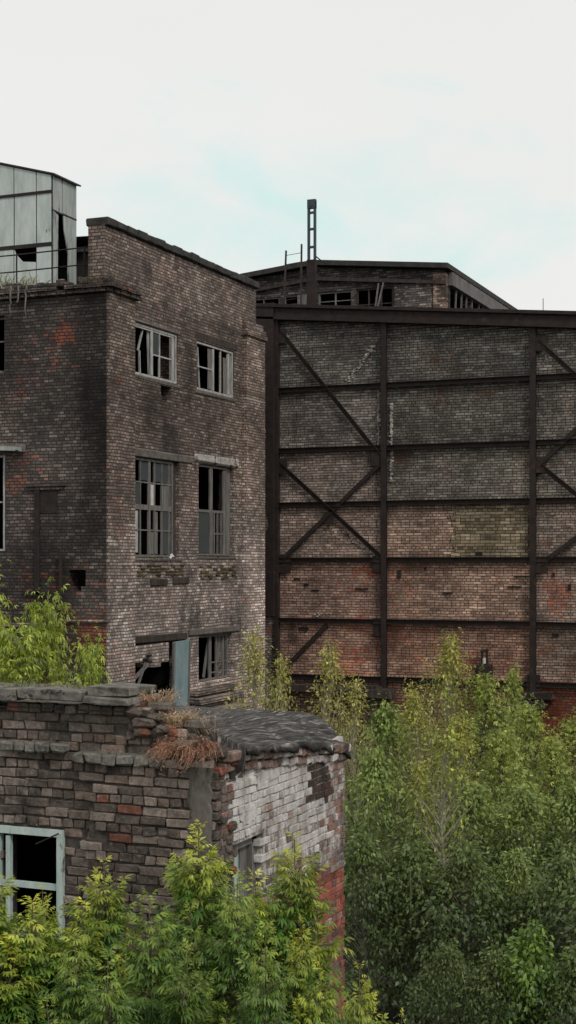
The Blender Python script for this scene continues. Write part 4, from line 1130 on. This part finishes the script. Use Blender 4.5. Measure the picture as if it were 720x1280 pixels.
YEL, OLD = (.64,.64,.09), (.105,.235,.044)
kw = dict(base_sz=.024, zmin=.42, droop=.40, dens_low=.92, hue=.16)
near = [grow(31,'elder',5.0,11,.62,.46,.135,.050,.047,YEL,OLD,tipband=.52,**kw),
        grow(32,'elder',5.0,7,.34,.38,.13,.048,.046,YEL,OLD,tipband=.50,**kw),
        grow(33,'elder',5.0,13,.70,.44,.135,.052,.048,YEL,OLD,tipband=.50,**kw)]
near.append(grow(34,'elder',5.0,12,.68,.46,.14,.052,.047,(.34,.42,.065),(.092,.178,.034),tipband=.45,**kw))  # low fill plants: a shaded green put into the leaf colours
NB = 'box elder saplings in front of the ruin'
spots = [ # px, top py, depth, mesh, rot, width scale, label
 (238,1030,9.4,0,.3,.85,'tallest yellow tipped sapling before the corner of the ruin'),
 (362,1044,9.2,1,1.1,.82,'broad sapling covering the whitewashed wall right of its boarded opening'),
 (128,1076,9.6,1,2.0,.8,'slim sapling between the teal window and the ruin corner'),
 (48,1108,9.9,1,.8,.72,'slim sapling in front of the teal framed window'),
 (-6,1075,9.5,1,4.0,1.0,'sapling at the left picture edge overlapping the teal window'),
 (380,1150,8.6,1,3.3,.55,'low yellow sapling at the foot of the red brick corner'),
 (450,1205,7.9,1,5.2,.55,'small bright yellow sapling tip right of the red brick corner'),
 (300,1096,8.7,3,2.2,.62,'dense green sapling nearest the viewer before the boarded opening'),
 (190,1112,8.6,3,5.0,.72,'dark green bushy sapling below the slim middle sapling'),
 (78,1165,8.8,3,.2,.72,'dark green bushy sapling below the teal window'),
 (322,1160,8.0,3,1.2,.55,'lowest bushy sapling in front at the bottom centre'),
 (150,1190,7.8,3,3.2,.62,'lowest bushy sapling in front at the bottom left'),
 (505,1268,7.6,1,2.9,.5,'yellow leaf tip just showing at the bottom edge')]
for px,py,dp_,mi,rot,sxy,lab in spots:
    x,y,z = ray_at(px,py,dp_)
    place(near[mi],'box_elder_sapling',lab,'sapling',NB,x,y,0,z/5.03,rot,sxy*z/5.03)

def crown_tree(seed, kind, H, rad, ncl, per, leaf, young, old, z0=.12, clr=.26, bark='bark', pw=.75, spires=5, hang=.6, thick=.03, topw=.5, fan=.22):
    """trunk, curved limbs out to leaf clumps spread through the crown's volume"""
    r = random.Random(seed); wood = MB(); P=[];D=[];Nn=[];Sz=[];C=[]
    young = np.array(young); old = np.array(old)
    tp = [Vector((.10*H*.5*nz(f*2.2,seed),.10*H*.5*nz(f*2.2,seed+7),H*f*.97)) for f in [i/9 for i in range(10)]]
    wood.tube(tp,[thick*(1-.92*i/9)+.003 for i in range(10)],6)
    def at(f):
        f = max(0,min(.999,f))*9; k = int(f); return tp[k].lerp(tp[k+1],f-k)
    heads = [(r.uniform(0,6.28), r.uniform(.35,.8)*rad, H*r.uniform(.70,.95)) for _ in range(spires)]
    def leafclump(c, axis, n, rr, tone, age):
        for _ in range(n):
            o = Vector((r.gauss(0,1),r.gauss(0,1),r.gauss(0,.8)))*rr*.55
            p = c+o+axis*r.uniform(-.5,.5)*rr
            d = Vector((o.x+r.uniform(-.1,.1),o.y+r.uniform(-.1,.1),r.uniform(-.2,.1)-hang*.15)) + axis*.1
            P.append(tuple(p)); D.append(tuple(d)); Nn.append((r.uniform(-.7,.7),r.uniform(-.7,.7),1)); Sz.append(leaf*r.uniform(.65,1.3))
            a = max(0,min(1,age+r.uniform(-.25,.25))); C.append(tuple((young*a+old*(1-a))*tone*r.choice((.7,.85,1,1,1.15,1.5))))
    for _ in range(ncl):
        f = z0+(1-z0)*r.random()**pw
        prof = (math.sin(math.pi*min(1,(f-z0)/(1-z0)*.62+.30)))**.9 * (1 if f < .75 else (1-f)/.25*(1-topw)+topw*(1-f)/.25)
        az = r.uniform(0,6.28); rr_ = rad*prof*(.30+.70*math.sqrt(r.random()))
        c = at(f)+Vector((math.cos(az)*rr_,math.sin(az)*rr_,0)); c.z = H*f
        s0 = at(max(.04,f-.06-fan*rr_/max(rad,.01)))
        m = s0.lerp(c,.55)+Vector((0,0,.05*rr_)); wood.tube([s0,m,c],[.012*thick/.03,.007,.003],4)
        tone = r.uniform(.72,1.28)
        leafclump(c, (c-m).normalized(), per, clr*r.uniform(.75,1.3), tone, .15+.5*f*r.random()+(.35 if f>.8 else 0))
    for az,rr_,h in heads+[(0,0,H)]:                         # leading shoots standing above the crown
        b = at(.5) if fan < .1 and rr_ else Vector((math.cos(az)*rr_*.7,math.sin(az)*rr_*.7,h*.62)); t_ = Vector((math.cos(az)*rr_,math.sin(az)*rr_,h)) if rr_ else tp[-1]
        wood.tube([b,b.lerp(t_,.5),t_],[.010,.007,.003],4)
        for k in range(9):
            f = k/8; p = b.lerp(t_,f); leafclump(p, Vector((0,0,1)), max(3,int(per*.62*(1.15-f*.75))), clr*(1.05-.80*f)+.03, r.uniform(.85,1.2), .45+.5*f)
    tm = wood.build('trunk', M[bark]); cm = leaves_mesh('crown', kind, P,D,Nn,Sz,C)
    me = tm.data; bpy.data.objects.remove(tm)
    return me, cm, len(P)
mid = [crown_tree(41,'elder_far',5.0,1.0,200,22,.125,(.46,.48,.065),(.15,.25,.045),clr=.20,spires=7,topw=.3),
       crown_tree(42,'elder_far',4.0,1.0,170,22,.120,(.38,.44,.06),(.14,.24,.045),clr=.19,spires=7,topw=.3)]
for px,py,dp_,mi,rot,sxy,lab in (
 (-22,722,17.5,0,.4,.55,'bright green tree cut by the left edge behind the ruin parapet'),
 (56,766,17.0,1,1.9,.50,'bushy lime tree rising behind the mossy coping of the ruin'),
 (115,818,16.5,1,3.4,.4,'small green shoot just right of the lime tree behind the coping'),
 (18,796,16.6,1,5.0,.65,'green shrub low behind the coping at the left')):
    x,y,z = ray_at(px,py,dp_); h = 5.0 if mi==0 else 4.0
    place(mid[mi],'box_elder_tree',lab,'tree','trees behind the ruin',x,y,0,z/h,rot,sxy*z/h)

far = [crown_tree(51,'single',5.0,1.15,150,22,.115,(.46,.45,.10),(.20,.25,.065),clr=.22,bark='palebark',spires=7,topw=.2,thick=.045),
       crown_tree(52,'elder_far',4.0,1.05,140,20,.14,(.40,.45,.10),(.15,.22,.06),clr=.22,spires=9,topw=.2),
       crown_tree(53,'single',3.6,1.45,165,30,.12,(.30,.38,.10),(.105,.165,.055),clr=.24,spires=8,bark='palebark',topw=.35),
       crown_tree(54,'single',5.2,.90,100,19,.11,(.46,.42,.12),(.21,.24,.075),clr=.22,bark='palebark',spires=6,topw=.3,z0=.25),
       crown_tree(55,'single',2.4,1.0,130,22,.13,(.22,.33,.06),(.10,.20,.045),clr=.20,spires=7),
       crown_tree(56,'single',3.0,1.35,170,30,.115,(.18,.24,.07),(.058,.100,.036),clr=.23,spires=7,bark='palebark',topw=.35)]
far.append(crown_tree(57,'single',4.6,.75,60,18,.11,(.40,.42,.09),(.13,.19,.05),clr=.20,bark='palebark',spires=2,topw=.25,thick=.04,z0=.34,fan=.07))
HF = [5.0,4.0,3.6,5.2,2.4,3.0,4.6]
YT = 'trees filling the yard'
for px,py,dp_,mi,rot,sxy,lab in (
 (562,800,32,0,.2,.85,'tall yellowish spire tree with pale stem before the middle hall column'),
 (482,886,31,2,1.0,1.0,'dark green bush left of the yellowish spire tree'),
 (518,862,29.5,0,2.6,.8,'olive green tree immediately left of the yellowish spire'),
 (606,846,31.5,1,.7,.85,'bright green tree directly under the black switch box'),
 (642,838,33,1,2.2,.5,'slender green shoot right of the black switch box'),
 (662,882,30,1,1.5,.9,'bright green rounded tree below the right hall column'),
 (716,898,30.5,1,3.9,.95,'bright green tree cut by the right edge, upper one'),
 (770,905,29,0,4.4,1.0,'tree just beyond the right edge of the yard'),
 (575,900,28.5,0,5.1,.9,'olive tree below the spire with a pale slanting stem'),
 (690,925,27.5,1,.2,.9,'green tree on the right in front of the rounded bright one'),
 (628,915,27,1,2.9,.95,'yellow green tree in the middle right of the yard'),
 (318,792,27,3,.5,.7,'thin yellowish willow in front of the low factory window'),
 (352,822,29,3,4.1,.6,'thin dull willow at the foot of the black hall column'),
 (412,808,28.5,3,1.9,.75,'thin yellowish willow above the far end of the felt roof'),
 (444,850,27,3,3.0,.65,'dull straggly willow right of the felt roof end'),
 (470,945,25,2,.4,.85,'dark small leaved tree next to the white wall corner'),
 (525,955,25,0,1.3,.8,'mid green small leaved tree in the centre of the yard'),
 (590,985,24.5,2,2.8,.95,'dark small leaved tree right of the yard centre'),
 (655,990,24,2,4.0,.95,'dark small leaved tree under the yellow green tree'),
 (720,985,24,2,5.5,.95,'dark small leaved tree cut by the right edge, middle one'),
 (556,908,22.6,6,.6,1.0,'slender pale stemmed birch standing free in the middle of the yard'),
 (455,1050,21.5,5,.1,.85,'deep green bush beside the red brick wall'),
 (515,1060,21.5,5,1.7,.95,'deep green bush second from the red brick wall'),
 (580,1065,21,5,3.1,1.0,'deep green bush third from the red brick wall'),
 (645,1070,21,2,4.6,.9,'deep green bush fourth from the red brick wall'),
 (712,1075,20.5,5,.9,1.0,'deep green bush at the right edge, lower one'),
 (668,1165,18,4,2.0,.85,'broad leaved low shrub at lower right'),
 (560,1185,18.5,5,2.4,.8,'lowest dark shrub right of the yellow sapling tip'),
 (620,1195,18,5,.3,.8,'low dark shrub left of the broad leaved shrub'),
 (725,1190,17.5,5,5.9,.8,'low dark shrub in the lower right corner')):
    x,y,z = ray_at(px,py,dp_)
    nm = ('yard_tree','maple_tree','small_leaved_tree','willow_sapling','shrub','shrub','birch_tree')[mi]
    place(far[mi],nm,lab,'shrub' if mi in (4,5) else 'tree',YT,x,y,0,z/HF[mi],rot,sxy*z/HF[mi]*.9 if mi!=3 else sxy*z/HF[mi])

for px,py,dp_,mi,rot,sxy in ((800,930,24,1,.4,1.0),(850,900,29,0,2.0,1.0),(900,960,25,2,1.0,1.1),(800,1060,19,5,3.0,1.0),(980,900,28,1,4.0,1.1)):
    x,y,z = ray_at(px,py,dp_)
    place(far[mi],('yard_tree','maple_tree','small_leaved_tree','','','shrub')[mi],'leafy tree or bush of the yard standing beyond the right edge','tree' if mi<5 else 'shrub','yard growth beyond the right edge',x,y,0,z/HF[mi],rot,sxy*z/HF[mi])
# low weeds and nettles between the trees
r = random.Random(99); P=[];D=[];Nn=[];Sz=[];C=[]
for _ in range(2600):
    x, y = r.uniform(-17,6), r.uniform(12.5,41)
    if x < -4.6 and y < 13.6: continue
    if nz(x,y,6,.25) < -.25: continue
    h = r.uniform(.15,.7)*(1+.6*nz(x,y,2,.4)); tone = r.uniform(.6,1.3)
    for k in range(7):
        f = (k+.5)/7; a = r.uniform(0,6.28)
        P.append((x+.06*math.cos(a),y+.06*math.sin(a),gz(x,y)+h*f)); D.append((math.cos(a),math.sin(a),r.uniform(-.2,.7))); Nn.append((r.uniform(-.4,.4),r.uniform(-.4,.4),1)); Sz.append(r.uniform(.10,.20)); C.append((.075*tone,.125*tone,.04*tone))
me = leaves_mesh('weeds','single',P,D,Nn,Sz,C); o = bpy.data.objects.new('weeds', me); COL.objects.link(o)
tag(o,'low green weeds covering the yard floor between the trees','ground cover',None,'stuff')
# ---- grasses and dry weeds
def tuft(name, label, cat, cx, cy, cz, n, rad, h, cols, hang=0.0, seed=1, width=.006, group=None, dirv=(0,0), seeds=0):
    r = random.Random(seed); q = MB()
    for _ in range(n):
        a = r.uniform(0,6.283); rr = rad*math.sqrt(r.random()); b = Vector((cx+rr*math.cos(a),cy+rr*.6*math.sin(a),cz+r.uniform(-.02,.02)))
        d = Vector((math.cos(a)*.6+dirv[0]+r.uniform(-.4,.4), math.sin(a)*.6+dirv[1]+r.uniform(-.4,.4), 1.0)).normalized()
        ln = h*r.uniform(.4,1.15); c = r.choice(cols); k = r.uniform(.7,1.25); c = (c[0]*k,c[1]*k,c[2]*k,1)
        side = d.cross(Vector((r.uniform(-1,1),r.uniform(-1,1),.2))).normalized()*width*r.uniform(.6,1.4)
        prev = None
        for s in range(5):
            f = s/4; p = b + d*ln*f + Vector((dirv[0]*ln*f*f*.6,dirv[1]*ln*f*f*.6,-hang*ln*f*f))
            p += Vector((nz(f*3,a,seed),nz(f*3,a+5,seed),0))*ln*.10
            wv = side*(1-.8*f)
            cur = (q.vert(p-wv,c),q.vert(p+wv,c))
            if prev: q.f.append([prev[0],prev[1],cur[1],cur[0]])
            prev = cur
        for _s in range(seeds):
            f = r.uniform(.4,1); pp = b+d*ln*f+Vector((dirv[0]*ln*f*f*.6,dirv[1]*ln*f*f*.6,-hang*ln*f*f))+Vector((r.uniform(-1,1),r.uniform(-1,1),r.uniform(-1,1)))*.02
            s2 = r.uniform(.006,.014)
            o1 = Vector((r.uniform(-1,1),r.uniform(-1,1),r.uniform(-1,1)))*s2; o2 = Vector((r.uniform(-1,1),r.uniform(-1,1),r.uniform(-1,1)))*s2
            q.poly([pp,pp+o1,pp+o1+o2,pp+o2],c)
    return tag(q.build(name, M['dry']), label, cat, group)
STRAW = [(.42,.31,.19),(.50,.38,.24),(.34,.24,.15)]; RUST = [(.30,.14,.075),(.36,.19,.11),(.22,.10,.06),(.40,.24,.15)]; GREENY = [(.16,.17,.05),(.26,.23,.08),(.10,.13,.04)]
tuft('straw_tuft','pale straw coloured dry grass on the broken wall end','dry grass',-5.60,YW+.18,5.64,150,.15,.22,STRAW,.35,3,.004,'dry weeds on the ruin',seeds=2)
tuft('straw_tuft','pale straw coloured dry weed lower down beside the felt roof','dry grass',-5.36,YW+.10,5.50,150,.13,.22,STRAW,.4,4,.004,'dry weeds on the ruin',seeds=2)
tuft('dry_weed','reddish brown dry weed hanging down the front of the broken wall','dry weed',-5.20,YW-.02,5.32,300,.19,.30,RUST,.95,5,.004,'dry weeds on the ruin',(.05,-.55),seeds=6)
tuft('dry_weed','tall thin dry stems at the edge of the felt roof','dry weed',-5.12,YW+.20,5.42,26,.13,.30,STRAW,.1,6,.004,'dry weeds on the ruin',seeds=3)
tuft('rooftop_grass','yellowish bushy grass on the factory roof before the metal shed','grass',-21.0,31.3,13.5,420,1.1,.85,[(.34,.30,.12),(.26,.25,.09),(.18,.20,.06)],.3,7,.014,None,seeds=5)
tuft('rooftop_grass','low dry grass trailing on the factory cornice near the parapet','grass',-17.72,30.52,13.55,160,.45,.28,[(.12,.11,.08),(.18,.15,.10)],.5,8,.010,None,(.2,-.3))
def vine(px0):
    q = MB(); r = random.Random(8)
    for k in range(3):
        x = -20.1+.22*k; pts=[(x+.06*nz(i*.7,k,3),YF-.16-.02*i*.3,13.60-.085*i) for i in range(10 if k!=1 else 6)]
        q.tube(pts,[.03-.002*i for i in range(len(pts))],5)
    return q
tag(vine(0).build('dead_vine', M['greywood']), 'dead grey vine hanging from the factory cornice at left','vine')
r = random.Random(77)
for i,(x,lab) in enumerate(((-6.85,'short green grass on the coping at the left edge'),(-6.5,'short green grass on the coping above the teal window'),(-6.22,'short grass tuft at the joint of the coping slabs'),(-5.85,'sparse grass behind the raised broken coping slab'))):
    tuft('coping_grass',lab,'grass',x,YW+.22,5.73,90 if i<3 else 30,.20,.09,GREENY,.3,20+i,.005,'grass on the coping')
for i,(y,lab) in enumerate(((32.6,'weeds growing on the sill under the paned window'),(36.6,'weeds growing on the sill under the bare window'))):
    tuft('sill_weed',lab,'weed',XF-.05,y,6.88,40,.5,.22,[(.10,.11,.04),(.16,.13,.07)],.4,40+i,.008,'weeds on the factory sills')
